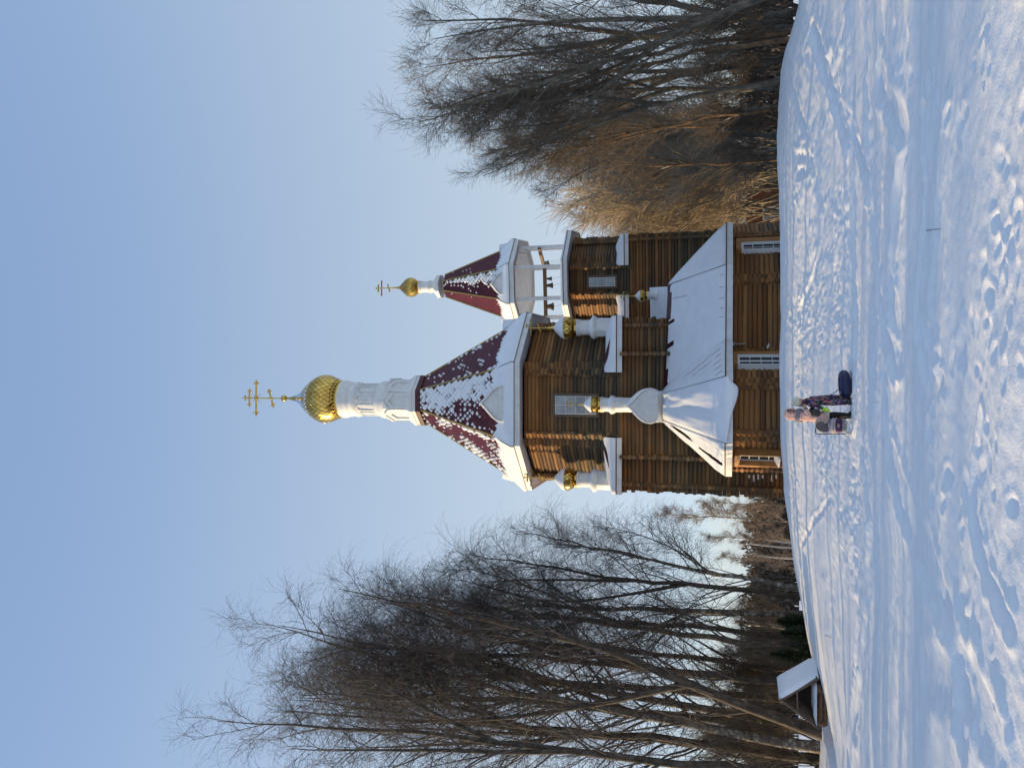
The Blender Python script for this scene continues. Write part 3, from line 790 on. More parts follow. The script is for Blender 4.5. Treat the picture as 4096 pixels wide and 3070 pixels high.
# ---- kokoshniks (ogee gables) on four sides of each tent
def kokoshnik(c, t, dist, back, hw, h, zb, side, nm='kokoshnik'):
    tt = t + side*math.pi/2; cc = (c[0], c[1], zb)
    b = MB(); ol = ogee(hw, h); ogee_box(b, cc, tt, ol, -dist+.06, -back)
    ogee_box(b, cc, tt, ogee(hw*.9, h*.9), -dist+.02, -dist+.1)
    # rim standing proud of the recessed panel
    rim = [rot(x, -dist, (c[0], c[1]), tt)+(zb+z,) for x, z in ol]
    b.tube([Vector(p) for p in rim], .055, 6)
    o = b.build(nm, M['white_paint'], CH, smooth=R(40))
    s_ = MB(); P = []
    top = [p for p in ol if p[1] > h*.30]; m_ = len(top)
    for yy in np.linspace(-dist-.02, -back, 6):
        row = []
        for i, (x, z) in enumerate(top):
            e = math.sin(math.pi*i/(m_-1)); th = .03+.11*e*(.7+.6*vn1(i*.8+yy*2+side*3))
            p = rot(x*(1+.6*th/hw), yy, (c[0], c[1]), tt); row.append((p[0], p[1], zb+z+th))
        P.append(row)
    P = [[rot(x*.985, -dist-.01, (c[0], c[1]), tt)+(zb+z-.02,) for x, z in top]] + P
    s_.grid(P); s_.build('snow_cover', M['snow'], o, smooth=True)
    return o
for sd in range(4):
    kokoshnik(DC, DT, 4.98, 2.6, 1.0, 1.68, DZE+.40, sd)
    kokoshnik(BC, BT, 2.98, 1.4, .78, 1.12, BZE+.36, sd)

# ---- corner roofs of the two squares, with fascia and lying snow
def corner_roof(c, t, W, ov, sx, sy, L, z, hb, nm, seed):
    """triangular roof over the corner (sx, sy) of a square: eave along both sides, rising to the octagon's slanted wall"""
    o_ = W+ov
    loc = lambda u, v, zz_: Vector((*rot(u*sx, v*sy, c, t), zz_))
    C_ = (o_, o_); Pa = (W-L, o_); Pb = (o_, W-L); in1 = (W-L, W-.05); in2 = (W-.05, W-L)
    poly = [C_, Pa, in1, in2, Pb]
    b = MB()
    b.prism([loc(u, v, z-.05) for u, v in [C_, Pa, in1, in2, Pb]], (0, 0, .05), 1)
    for p, q in ((C_, Pa), (C_, Pb)):
        b.beam(loc(*p, z-.13), loc(*q, z-.13), .05, .27)
    o = b.build(nm, [M['white_paint'], M['soffit']], CH)
    d = MB()
    for p, q in ((C_, Pa), (C_, Pb)): d.beam(loc(*p, z+.03), loc(*q, z+.03), .09, .05)
    m_ = ((in1[0]+in2[0])/2, (in1[1]+in2[1])/2)
    top1, top2 = loc(*in1, z+hb), loc(*in2, z+hb)
    d.add([loc(*C_, z+.04), loc(*Pa, z+.04), top1, top2, loc(*Pb, z+.04)], [(0,1,2),(0,2,3),(0,3,4)])
    d.build('roof_sheet', M['maroon'], o)
    s_ = MB(); P = []; n = 26
    for k in range(n+1):
        f = k/n; a = f*2
        e = Vector(Pa).lerp(Vector(C_), a) if a < 1 else Vector(C_).lerp(Vector(Pb), a-1)
        i_ = Vector(in1).lerp(Vector(in2), f); row = []
        rt = .52 + .40*vn1(f*4.2+seed)
        for q in range(8):
            g_ = q/7; u = e.lerp(i_, g_*rt)
            th = .23*(.75+.5*vn1(f*6+seed*2+g_))*min(1, (1-g_)*3+.12)
            zz_ = z + .05 + hb*g_*rt*.92 + th
            row.append(loc(u.x, u.y, zz_))
        row.insert(0, loc(e.x*1.004, e.y*1.004, z+.05))
        P.append(row)
    s_.grid(P); s_.build('snow_cover', M['snow'], o, smooth=True)
    return o
for i, (sx, sy) in enumerate(((-1, -1), (1, -1), (1, 1), (-1, 1))):
    corner_roof(DC, DT, DW, .52, sx, sy, 2.55, Z_POD+.14, 1.0, 'corner_roof', 2+i*3.3)
    corner_roof(BC, BT, BW, .42, sx, sy, 1.75, Z_BPOD+.12, .85, 'belfry_corner_roof', 7+i*2.1)

# ---- low roofs
def hit(V, y, p, q, off=0.0):
    """where the ray through a photo pixel meets the upright plane through plan points p, q (moved out by off)"""
    p, q = Vector((*p, 0)), Vector((*q, 0)); d = (q-p).normalized(); n = Vector((d.y, -d.x, 0))
    if n.y > 0: n = -n
    p = p + n*off; a = at(V, y, 1.0) - Vector((0, 0, EZ))
    t = (p.dot(n))/(Vector((a.x, a.y, 0)).dot(n))
    return Vector((a.x*t, a.y*t, EZ + a.z*t))

LE0 = Vector((at(2903, 1900, 36.3).x-.05, 42.3, ZE)); LE1 = at(2903, 1902, 36.3); LE2 = at(2899, 1770, 33.3); LE3 = at(2896, 1505, 33.3); LEV = at(2895, 1357, 36.6)
LTL = at(2652, 1676, 41.2); LTR = at(2652, 1574, 41.2); LTW = Vector((LTR.x+.15, 42.3, LTR.z+.1)); LTLW = Vector((LTL.x-.15, 42.3, LTL.z+.1))
LHP = at(2899, 1057, 37.1); LRT = at(2908, 893, 39.4); LB = at(2672, 1140, 42.4); LB2 = Vector((LB.x+.6, 47.5, LB.z)); LRB = Vector((LRT.x+1.2, 47.5, LRT.z))
LSQ = at(2664, 1300, 42.4)
for p in (LE1, LE2, LE3, LEV, LHP, LRT): p.z = ZE
rf = MB()
for f in ([LE0, LE1, LTL, LTLW], [LE1, LE2, LTL], [LE2, LE3, LTR, LTL], [LE3, LEV, LTW, LTR], [LEV, LHP, LB, LSQ, LTW], [LHP, LRT, LB], [LRT, LRB, LB2, LB], [LTL, LTR, LTW, LTLW]):
    rf.add(f, [tuple(range(len(f)))])
low_roof = rf.build('low_roof', M['maroon'], CH)
fb = MB(); dr = MB(); sf = MB()
for p, q in ((LE0, LE1), (LE1, LE2), (LE2, LE3), (LE3, LEV), (LEV, LHP), (LHP, LRT), (LRT, LRB)):
    fb.beam(p-Vector((0,0,.16)), q-Vector((0,0,.16)), .06, .28); dr.beam(p-Vector((0,0,.0)), q-Vector((0,0,.0)), .10, .05)
for p, q, a, b_ in ((LE1, LE2, A1, A2), (LE2, LE3, A2, A3), (LE3, LEV, A3, A4), (LEV, LHP, A4, W1), (LHP, LRT, W1, W2)):
    sf.add([(p.x, p.y, ZE-.22), (q.x, q.y, ZE-.22), (*b_, ZE-.2), (*a, ZE-.2)], [(0,1,2,3)])
fb.build('low_eave_board', M['white_paint'], CH); dr.build('low_drip_edge', M['maroon'], CH); sf.build('low_soffit', M['soffit'], CH)

def roof_snow(name, E0, E1, T0, T1, th, seed, inset=.03, nu=30, nv=16, hang=None, bare=None, top=1.0, bot=0.0):
    """a blanket of snow on one facet: eave edge E0-E1, upper edge T0-T1; bare(u, v) > 0 opens holes down to the sheet"""
    P = []; n = (E1-E0).cross(T0-E0).normalized() if (T0-E0).length > .01 else Vector((0,0,1))
    if n.z < 0: n = -n
    for i in range(nu+1):
        u = inset*.15 + (1-inset*.3)*i/nu; row = []
        e = E0.lerp(E1, u); t = T0.lerp(T1, u)
        for j in range(nv+1):
            v = bot + (top-bot)*j/nv
            p = e.lerp(t, v); k = min(1, min(j, nv-j)/1.6)*min(1, min(i, nu-i)/1.6)
            h = th*(.25+.75*k)*(.8+.5*float(fbm(np.array([u*4+seed]), np.array([v*3+seed*2.0]), 5, 3)[0]+.3))
            row.append(p + n*max(.012, h))
        if hang:
            hg = hang(u); slope = (e-t).normalized(); pre = []
            for q, (o, d) in enumerate(((.02, -.5), (.05, -1.0), (.12, -.9), (.15, -.45), (.12, 0))):
                pre.append(e + slope*(.05+o*.9) + Vector((0, 0, hg*d + .03)))
            row = pre + row
        else: row = [e + n*.0 + Vector((0,0,-.01))] + row
        P.append(row)
    b = MB(); b.grid(P); o = b.build(name, M['snow'], low_roof, smooth=True)
    if bare:
        bm = bmesh.new(); bm.from_mesh(o.data); o0 = len(P[0])
        kill = []
        for f in bm.faces:
            us = [v.index//o0/nu for v in f.verts]; vs = [(v.index % o0 - 1)/nv for v in f.verts]
            if bare(sum(us)/4, sum(vs)/4): kill.append(f)
        bmesh.ops.delete(bm, geom=kill, context='FACES'); bm.to_mesh(o.data); bm.free()
    return o
def hang_front(u):
    y = [0, .08, .22, .32, .5, .62, .72, .85, .93, 1]; h = [.02, .04, .12, .16, .30, .42, .50, .48, .18, .06]
    return float(np.interp(u, y, h)) + .03*vn1(u*14)
roof_snow('snow_cover', LE2, LE3, LTL, LTR, .24, 1, hang=hang_front)
def bare_left(u, v):
    uc = float(np.interp(v, [.03,.35,.42,.88], [.365,.385,.47,.78])); r = vn1(v*23)*.03
    if .42 < v < .88: return abs(u-uc) < .10*min(1, (v-.42)*9, (.88-v)*9)+r*.5
    return .02 < v < .35 and abs(u-uc) < .045+r
roof_snow('snow_cover', LE1, LE2, LTL.lerp(LTLW, .2), LTL, .10, 4, nu=60, nv=60, bare=bare_left)
roof_snow('snow_cover', LE0, LE1, LTLW, LTL, .12, 7)
roof_snow('snow_cover', LE3, LEV, LTR, LTW, .11, 11)
def bare_wing(u, v):
    w = vn1(u*9+3)*.05
    return v > .94 - w - (.10 if .36 < u < .41 else 0) - (.12 if .60 < u < .635 else 0) - .06*max(0, 1-abs(u-.75)/.18)
roof_snow('snow_cover', LEV, LHP, LTW, LB, .10, 15, nu=60, nv=26, bare=bare_wing)
roof_snow('snow_cover', LHP, LRT, LB.lerp(LB2, .02), LB.lerp(LB2, .03), .10, 19)
roof_snow('snow_cover', LRT, LRB, LB, LB2, .12, 23)
def seam(p, q, r=.010):
    b = MB(); b.tube([p, q], r, 4); b.build('roof_seam', M['maroon'], low_roof)
for t in (.16, .32, .48, .64, .80):
    a, c = LE3.lerp(LEV, t), LE3.lerp(LTW, t); seam(a.lerp(c, .04)+Vector((0,-.05,.13)), a.lerp(c, .97 - .5*(1-t))+Vector((0,-.05,.13)))
wn_ = (LTW-LEV).length; sl = Vector((0, LTW.y-LEV.y, LTW.z-LEV.z))
for u, v0_, v1_ in ((.30, .0, .06), (.42, .0, .05), (.55, .0, .07), (.70, .0, .06), (.86, .0, .05), (.70, .55, .80)):
    e = LEV.lerp(LHP, u); seam(e+sl*v0_+Vector((0,-.05,.10)), e+sl*v1_+Vector((0,-.05,.112)), .008)
# ogee barrel gable where the apse roof meets the wall, under its own cupola
KB = at(2632, 1623, 40.3); kw = 69*pxm(2593, 1620, 40.3); kh = at(2509, 1615, 40.3).z - KB.z
b = MB(); ol = ogee(kw, kh)
ogee_box(b, (KB.x, KB.y, KB.z), 0, ol, .06, 2.0); ogee_box(b, (KB.x, KB.y, KB.z), 0, ogee(kw*.93, kh*.93), .02, .1)
b.tube([(KB.x+x, KB.y, KB.z+z) for x, z in ol], .045, 6)
bo = b.build('barrel_gable', M['white_paint'], CH, smooth=R(40))
b = MB(); P = []; top = [p for p in ol if p[1] > kh*.24]
for yy in np.linspace(-.06, 2.0, 7):
    row = []
    for i, (x, z) in enumerate(top):
        f = i/(len(top)-1); e = math.sin(math.pi*f); th = .04+.10*e*(.6+.8*vn1(i*.9+yy)) + (.08 if x > 0 else -.02)*e
        row.append((KB.x+x*(1+max(0, th)*.8/kw), KB.y+yy, KB.z+z+th))
    P.append(row)
P = [[(KB.x+x*.985, KB.y-.05, KB.z+z-.01) for x, z in top]] + P
b.grid(P); b.build('snow_cover', M['snow'], bo, smooth=True)
b = MB(); b.grid([[(LTL.x-.15+(LTR.x-LTL.x+.3)*i/10, Y_, z_+.06*vn1(i*.7)) for i in range(11)] for Y_, z_ in ((41.0, LTL.z-.05), (40.75, LTL.z+.12), (40.5, LTL.z+.28), (40.35, KB.z+.06), (40.28, KB.z+.03))][::-1]); b.build('snow_drift', M['snow'], low_roof, smooth=True)
# the slope of the hall roof that shows behind the ridge
h0, h1, h2, h3 = at(2674, 1300, 46.0), at(2672, 1146, 46.0), at(2600, 1150, 49.0), at(2606, 1300, 49.0)
b = MB(); b.add([h0, h1, h2, h3] + [p - Vector((0,0,.12)) for p in (h0, h1, h2, h3)], [(0,1,2,3),(7,6,5,4),(0,4,5,1),(1,5,6,2),(2,6,7,3),(3,7,4,0)])
hall = b.build('hall_roof', M['maroon'], CH)
P = [[h0.lerp(h1, u).lerp(h3.lerp(h2, u), v) + Vector((0, -.05, .03+.12*min(1, min(v, 1-v)*8, u*9, (1-u)*9)*(.8+.4*vn1(u*5+v*3)))) for v in np.linspace(0, 1, 10)] for u in np.linspace(0, 1, 14)]
b = MB(); b.grid(P); b.build('snow_cover', M['snow'], hall, smooth=True)
b = MB(); b.prism([(h0.x-1, 46.3, .0), (h1.x-.2, 46.3, .0), (h1.x-.2, 49.5, 0), (h0.x-1, 49.5, 0)], (0, 0, h0.z-.15)); b.build('hall_wall', M['log_base'], CH)

# ---- belfry gallery
gp_o, gp_i = octo(BC, 3.7287, BK, BT), octo(BC, 2.4, BK, BT)
b = MB(); ring_slab(b, gp_o, octo(BC, 3.66, BK, BT), Z_BG-.26, .26); b.build('gallery_board', M['white_paint'], CH)
b = MB(); ring_slab(b, octo(BC, 3.75, BK, BT), octo(BC, 3.62, BK, BT), Z_BG+.002, .05); b.build('drip_edge', M['maroon'], CH)
b = MB(); b.prism([(x, y, Z_BG-.2) for x, y in octo(BC, 3.655, BK, BT)], (0, 0, .03)); b.build('soffit', M['soffit'], CH)
b = MB(); P = [[] for _ in range(6)]
for i in range(8):
    for f in np.linspace(0, 1, 12, endpoint=False):
        for q, (a_, dz) in enumerate(((3.735, .045), (3.72, .14), (3.4, .24), (3.0, .30), (2.4, .34), (.2, .34))):
            pl = octo(BC, a_, BK, BT); p = Vector(pl[i]).lerp(Vector(pl[(i+1) % 8]), f)
            P[q].append((p.x, p.y, Z_BG+dz+.05*vn1(f*5+i*3+q)*(1 if q else 0)))
b.grid(P, closed=True); gal_s = b.build('gallery_snow', M['snow'], CH, smooth=True)
b = MB(); b.prism([(x, y, BZE-.22) for x, y in octo(BC, 2.75, BK, BT)], (0, 0, .06))
pl = octo(BC, 2.75, BK, BT)
for k in range(23):
    u = -2.6+k*.24; p0 = rot(u, -2.6 if abs(u) < 1.2 else -2.6+(abs(u)-1.2), BC, BT); p1 = rot(u, 2.6 if abs(u) < 1.2 else 2.6-(abs(u)-1.2), BC, BT)
    b.beam((*p0, BZE-.228), (*p1, BZE-.228), .20, .02)
b.build('gallery_ceiling', M['white_paint'], CH)
post_p = octo(BC, 2.62, BK, BT)
for i, (x, y) in enumerate(post_p):
    b = MB(); b.box((x, y, (Z_BG+.25+BZE-.2)/2), .25, .25, BZE-.2-Z_BG-.25, BT + math.pi/8*0); b.build('gallery_post', M['white_paint'], CH)
b = MB(); p0, p1 = at(2178, 1062, 57.0), at(2178, 1275, 57.6); p1.z = p0.z; b.beam(p0+(p0-p1).normalized()*.3, p1, .24, .24)
q0, q1 = at(2140, 994, 55.3), at(2177, 1066, 57.0); q0.z = q1.z = p0.z + .02
b.beam(q0, q1, .22, .22); beam_o = b.build('bell_beam', M['beam'], CH)

def bell(y, rad_px, V0, V1, f, label):
    p = p0.lerp(p1, f) if f is not None else None
    X = at(2178, y, 57.2 if f is None else p.y)
    Yb = 57.2 if f is None else p.y
    zt, zb = at(V0, y, Yb).z, at(V1, y, Yb).z; r = rad_px*pxm(V1, y, Yb); h = zt-zb
    t = thing('church_bell', (X.x, Yb, zt), label, 'bell', 'bells hung in the belfry')
    b = MB(); pr = [(.001, zt), (r*.42, zt-.02*h), (r*.50, zt-.10*h), (r*.54, zt-.3*h), (r*.62, zt-.55*h), (r*.74, zt-.75*h), (r*.92, zt-.92*h), (r, zb), (r*.93, zb), (r*.80, zt-.85*h), (r*.5, zt-.4*h), (.001, zt-.2*h)]
    b.lathe((X.x, Yb, 0), pr, 24, cap=False); b.build('body', M['bronze'], t, smooth=R(40))
    b = MB(); zb_ = p0.z-.10
    for s_ in (-1, 1): b.tube([(X.x+s_*r*.22, Yb, zt-.01), (X.x+s_*r*.22, Yb, zt+(zb_-zt)*.6), (X.x+s_*r*.1, Yb, zb_+.03)], r*.09, 6)
    b.build('crown', M['bronze'], t)
    b = MB(); b.tube([(X.x, Yb, zt-.2*h), (X.x, Yb, zb-.10*h)], r*.06, 6); b.ball((X.x, Yb, zb-.06*h), r*.17, 8); b.tube([(X.x, Yb, zb-.1*h), (X.x+.02, Yb, zb-.28*h)], r*.05, 5); b.build('clapper', M['dark_metal'], t)
    b = MB(); b.tube([(X.x+.02, Yb, zb-.28*h), (X.x+.35, Yb+.2, Z_BG+.36)], .008, 4); b.build('rope', M['beam'], t)
bell(1226, 16.5, 2185, 2213, .80, 'largest bell, hung from the beam at the left of the belfry')
bell(1142, 12.5, 2188, 2210, .36, 'medium bell next to the smallest one between two white belfry posts')
bell(1115, 9.0, 2188, 2206, .25, 'small bell on the beam, right of the medium bell in the belfry')
bell(1048, 6.5, 2182, 2194, None, 'tiny bell at the slanted beam beside the right belfry post')
bell(1056, 5.5, 2186, 2197, None, 'tiniest bell tucked behind the white front belfry post')

# ---- windows
def window(nm, p, q, V0, V1, y0, y1, fw, out, rows, cols, frame_m, glass, trim=M['pvc'], casing=0.0, deep=.06, grille=False, sill=None, mull=None, cside=1):
    """p, q: the wall in plan; V0..V1 and y0..y1: where the opening shows in the photo"""
    if p[0] > q[0]: p, q = q, p
    vc, yc_ = (V0+V1)/2, (y0+y1)/2; ym, yM = min(y0, y1), max(y0, y1)
    l, r_ = hit(vc, yM, p, q, .12), hit(vc, ym, p, q, .12); d = Vector((r_.x-l.x, r_.y-l.y, 0)); w = d.length; d.normalize(); n = Vector((d.y, -d.x, 0))
    if n.y > 0: n = -n
    zt, zb = hit(V0, yc_, p, q, .12).z, hit(V1, yc_, p, q, .12).z; h = zt-zb; o = Vector((l.x, l.y, zb))
    def blk(bb, u0, u1, v0, v1, n0, n1):
        c = [o + d*u + n*k + Vector((0,0,v)) for k in (n0, n1) for u, v in ((u0, v0), (u1, v0), (u1, v1), (u0, v1))]
        bb.add(c, [(3,2,1,0),(4,5,6,7),(0,1,5,4),(1,2,6,5),(2,3,7,6),(3,0,4,7)])
    f = MB()
    for u0, u1, v0, v1 in ((-fw, 0, -fw, h+fw), (w, w+fw, -fw, h+fw), (0, w, h, h+fw), (0, w, -fw, 0)): blk(f, u0, u1, v0, v1, -.1, out)
    fo = f.build(nm, frame_m, CH)
    g = MB(); blk(g, 0, w, 0, h, -.02, out-deep-.015); g.build('pane', glass, fo)
    t = MB(); bw = .045
    for u0, u1, v0, v1 in ((0, bw, 0, h), (w-bw, w, 0, h), (bw, w-bw, 0, bw), (bw, w-bw, h-bw, h)): blk(t, u0, u1, v0, v1, out-deep-.012, out-deep+.028)
    for k in range(1, cols):
        u = w*k/cols; blk(t, u-.012, u+.012, bw, h-bw, out-deep-.012, out-deep+.012)
    for k in range(1, rows):
        v = h*k/rows; blk(t, bw, w-bw, v-.012, v+.012, out-deep-.010, out-deep+.010)
    if mull is not None: blk(t, w*mull-.05, w*mull+.05, bw, h-bw, out-deep-.013, out-deep+.03)
    t.build('muntin', trim, fo)
    if casing:
        c = MB()
        side = (-fw-casing, -fw) if cside < 0 else (w+fw, w+fw+casing)
        for u0, u1, v0, v1 in ((side[0], side[1], -fw-casing, h+fw+casing), (-fw if cside > 0 else -fw, w+fw, h+fw, h+fw+casing)): blk(c, u0, u1, v0, v1, -.1, out+.05)
        c.build('casing', M['board'], fo)
    if sill:
        s_ = MB(); c = [o + d*u + n*k + Vector((0,0,v)) for u, k, v in ((0, out-deep, .20), (w, out-deep, .20), (w, out+.12, .02), (0, out+.12, .02), (0, out-deep, -.03), (w, out-deep, -.03), (w, out+.12, -.03), (0, out+.12, -.03))]
        s_.add(c, [(0,1,2,3),(7,6,5,4),(0,4,5,1),(1,5,6,2),(2,6,7,3),(3,7,4,0)]); s_.build('sill', M['pvc'], fo)
    return fo
fp, fq = oct_d[0], oct_d[1]
window('drum_window', fp, fq, 2222, 2386, 1583, 1656, .16, .14, 4, 2, M['oldboard'], M['glass_pale'])
window('belfry_window', oct_b[0], oct_b[1], 2357, 2462, 1109, 1145, .16, .14, 3, 1, M['oldboard'], M['glass_pale'])
window('apse_window', A3, A4, 2955, 3135, 1436, 1472, .05, .22, 4, 2, M['pvc'], M['glass_dark'], casing=.2, deep=.10, mull=.5)
window('apse_window', A1, A2, 2958, 3116, 1800, 1833, .05, .28, 4, 2, M['board'], M['glass_dark'], casing=.16, deep=.20, sill=True, cside=-1)
window('wing_window', W1, W2, 2970, 3135, 982, 1007, .05, .22, 4, 2, M['pvc'], M['glass_dark'], casing=.25, deep=.10)
# lamp on the wing wall
lp = hit(2932, 1376, A4, W1, .10); b = MB()
b.box(lp+Vector((0,-.1,0)), .17, .22, .13); b.tube([lp+Vector((0,-.12,-.06)), lp+Vector((0,-.13,-.30)), lp+Vector((0,-.14,-.55))], [.03,.03,.035], 8)
b.build('wall_lamp', M['grey_metal'], CH, smooth=R(40))
# snow lodged between the logs beside the apse and on the crossings
rn = random.Random(4)
for V in range(2962, 3118, 18):
    if rn.random() < .25: continue
    p = hit(V, rn.uniform(1903, 1912), sq_d[0], sq_d[1], .06); L = rn.uniform(.10, .22); b = MB()
    P = [[p + Vector((-L+2*L*i/10, -.07*math.sin(math.pi*j/5), .015+.06*math.sin(math.pi*i/10)**.4*math.cos(math.pi*j/5)*(.7+.6*vn1(i*.9+V)))) for j in range(6)] for i in range(11)]
    b.grid(P); b.build('lodged_snow', M['snow'], CH, smooth=True)
for V, y in ((3068, 1391), (3075, 1383), (3095, 1396), (3055, 1395)):
    p = hit(V, y, (-20, 41.9 if y > 1700 else 37.0 if y < 1450 and V > 2700 else 53.8), (20, 41.9 if y > 1700 else 37.0 if y < 1450 and V > 2700 else 53.8)); b = MB(); b.ball(p, .10, 8, sq=(1.3, .8, .55)); b.build('lodged_snow', M['snow'], CH, smooth=True)

# ------------------------------------------------------------------ trees
def unit(a): return a/np.maximum(np.linalg.norm(a, axis=-1, keepdims=True), 1e-9)

def grow(rng, S, D, L, r0, r1, segs, wig, trop, trop_t=1.0):
    """n branches at once: start S, direction D, length L; returns points (n, segs+1, 3) and radii (n, segs+1)"""
    n = len(S); P = np.zeros((n, segs+1, 3)); P[:,0] = S; d = D.copy(); step = (L/segs)[:,None]
    for k in range(segs):
        d = unit(d + rng.normal(0, wig, (n, 3)) + np.array([0, 0, 1.0])*trop*((k+1)/segs)**trop_t)
        P[:,k+1] = P[:,k] + d*step
    t = np.linspace(0, 1, segs+1)[None,:]
    return P, r0[:,None]*(1-t) + r1[:,None]*t

def tubes_np(P, Rr, s):
    n, m, _ = P.shape
    T = np.empty_like(P); T[:,1:-1] = P[:,2:]-P[:,:-2]; T[:,0] = P[:,1]-P[:,0]; T[:,-1] = P[:,-1]-P[:,-2]; T = unit(T)
    ref = np.where(np.abs(T[:,:1,2:3]) > .8, np.array([[[1.0,0,0]]]), np.array([[[0,0,1.0]]]))
    A = unit(np.cross(T, np.broadcast_to(ref, T.shape))); B = np.cross(A, T)
    a = 2*np.pi*np.arange(s)/s
    V = P[:,:,None,:] + Rr[:,:,None,None]*(A[:,:,None,:]*np.cos(a)[None,None,:,None] + B[:,:,None,:]*np.sin(a)[None,None,:,None])
    i = np.arange(n*m*s).reshape(n, m, s); j = np.roll(i, -1, axis=2)
    F = np.stack([i[:,:-1], j[:,:-1], j[:,1:], i[:,1:]], -1).reshape(-1, 4)
    return V.reshape(-1, 3), F

def children(rng, P, Rr, per, t0, t1, ang, azim=None, up=0.0):
    """start points and directions of side shoots on branches P"""
    n, m, _ = P.shape; k = n*per
    t = (t0 + (t1-t0)*(np.tile(np.arange(per), n)+rng.uniform(.05, .95, k))/per)*(m-1)
    bi = np.repeat(np.arange(n), per); i = np.minimum(t.astype(int), m-2); f = (t-i)[:,None]
    S = P[bi,i]*(1-f)+P[bi,i+1]*f; T = unit(P[bi,i+1]-P[bi,i]); r = (Rr[bi,i]*(1-f[:,0])+Rr[bi,i+1]*f[:,0])
    q = rng.normal(0, 1, (k, 3)); q[:,2] += up; q = unit(q - (q*T).sum(-1, keepdims=True)*T)
    a = np.radians(ang + rng.normal(0, 9, k))[:,None]
    return S, unit(T*np.cos(a)+q*np.sin(a)), r, t/(m-1), bi

def make_tree(nm, seed, H, trunk_r, bend, style, mats, snow_mat=None, forks=(), snow_amt=.25):
    """trunk mesh and crown mesh at the origin; bend: list of (height fraction, x, y) the trunk passes through"""
    rng = np.random.default_rng(seed); st = style
    hs = np.linspace(0, 1, 15); bx = np.interp(hs, [b[0] for b in bend], [b[1] for b in bend]); by = np.interp(hs, [b[0] for b in bend], [b[2] for b in bend])
    sm = lambda a: np.convolve(np.pad(a, 1, mode='edge'), [.25,.5,.25], 'valid')
    bx, by = sm(bx), sm(by); bx[1:] += rng.normal(0, .05, 14); by[1:] += rng.normal(0, .05, 14)
    TP = np.stack([bx, by, hs*H-.25], -1)[None]; TR = (.68*trunk_r*(1-hs)**.9*.96 + .012)[None]; TR[0,0] *= 1.3
    trunks = [(TP, TR)]
    for (t, dx, dy, L, r) in forks:
        i = t*14; k = int(i); s0 = TP[0,k]*(1-(i-k))+TP[0,min(k+1,14)]*(i-k)
        P, Q = grow(rng, s0[None], unit(np.array([[dx, dy, 1.0]])), np.array([L]), np.array([r]), np.array([.014]), 14, .035, .10); trunks.append((P, Q))
    tv, tf, off = [], [], 0
    for P, Q in trunks:
        v, f = tubes_np(P, Q, 10); tv.append(v); tf.append(f+off); off += len(v)
    trunk_v, trunk_f = np.concatenate(tv), np.concatenate(tf)
    cv, cf, off = [], [], 0
    def addt(P, Q, s):
        nonlocal off
        v, f = tubes_np(P, Q, s); cv.append(v); cf.append(f+off); off += len(v)
    L1P, L1R = [], []
    for q, (P, Q) in enumerate(trunks):
        n1 = st['n1'] if q == 0 else max(6, int(st['n1']*.55))
        S, D, r, t, _ = children(rng, P, Q, n1, st['t0'] if q == 0 else .15, .985, st['a1'], up=.3)
        length = H*st['l1']*(1-.62*((t-st['t0'])/(1-st['t0'])).clip(0, 1)**1.3)*rng.uniform(.6, 1.2, len(t))*(1 if q == 0 else .75)
        P1, R1 = grow(rng, S, D, length, np.minimum(r*.55, .007+length*.0085), np.full(len(t), .008), 8, st['w1'], st['g1'])
        L1P.append(P1); L1R.append(R1)
    P1, R1 = np.concatenate(L1P), np.concatenate(L1R); addt(P1, R1, 6)
    S, D, r, t, bi = children(rng, P1, R1, st['n2'], .18, 1.0, st['a2'], up=.2)
    len1 = np.linalg.norm(P1[:,1:]-P1[:,:-1], axis=-1).sum(-1)
    length = len1[bi]*st['l2']*(1-.45*t)*rng.uniform(.55, 1.25, len(t))
    P2, R2 = grow(rng, S, D, length, np.minimum(r*.7, .005+length*.0055), np.full(len(t), .006), 6, st['w2'], st['g2']); addt(P2, R2, 4)
    S, D, r, t, bi = children(rng, P2, R2, st['n3'], .12, 1.0, st['a3'], up=st.get('u3', 0))
    length = st['l3']*rng.uniform(.5, 1.3, len(t))
    P3, R3 = grow(rng, S, D, length, np.full(len(t), st['r3']), np.full(len(t), st['r3']*.7), 5, st['w3'], st['g3'], 1.5); addt(P3, R3, 3)
    if st.get('n4'):
        S, D, r, t, bi = children(rng, P3, R3, st['n4'], .1, 1.0, st['a4'], up=st.get('u4', 0))
        length = st['l4']*rng.uniform(.5, 1.4, len(t))
        P4, R4 = grow(rng, S, D, length, np.full(len(t), st['r4']), np.full(len(t), st['r4']*.6), 3, .10, st['g4'], 1.3); addt(P4, R4, 3)
    root = bpy.data.objects.new(nm, None); sc.collection.objects.link(root)
    np_mesh('trunk', trunk_v, trunk_f, mats[0], root, smooth=True); np_mesh('crown', np.concatenate(cv), np.concatenate(cf), mats[1], root)
    if snow_mat:                                                  # snow lying along the upper side of the stouter limbs
        flat = (np.abs(unit(P1[:,4]-P1[:,0])[:,2]) < .86) & (rng.random(len(P1)) < snow_amt); Ps, Rs = P1[flat][:, :5].copy(), R1[flat][:, :5].copy()
        if len(Ps):
            k = rng.uniform(.1, 1.4, Rs.shape); k[:,0] = .1; k[:,-1] = .05; Ps[:,:,2] += Rs*.8; v, f = tubes_np(Ps, Rs*.6*k, 5); o = np_mesh('lodged_snow', v, f, snow_mat, root, smooth=True); o['kind'] = 'stuff'
    return root

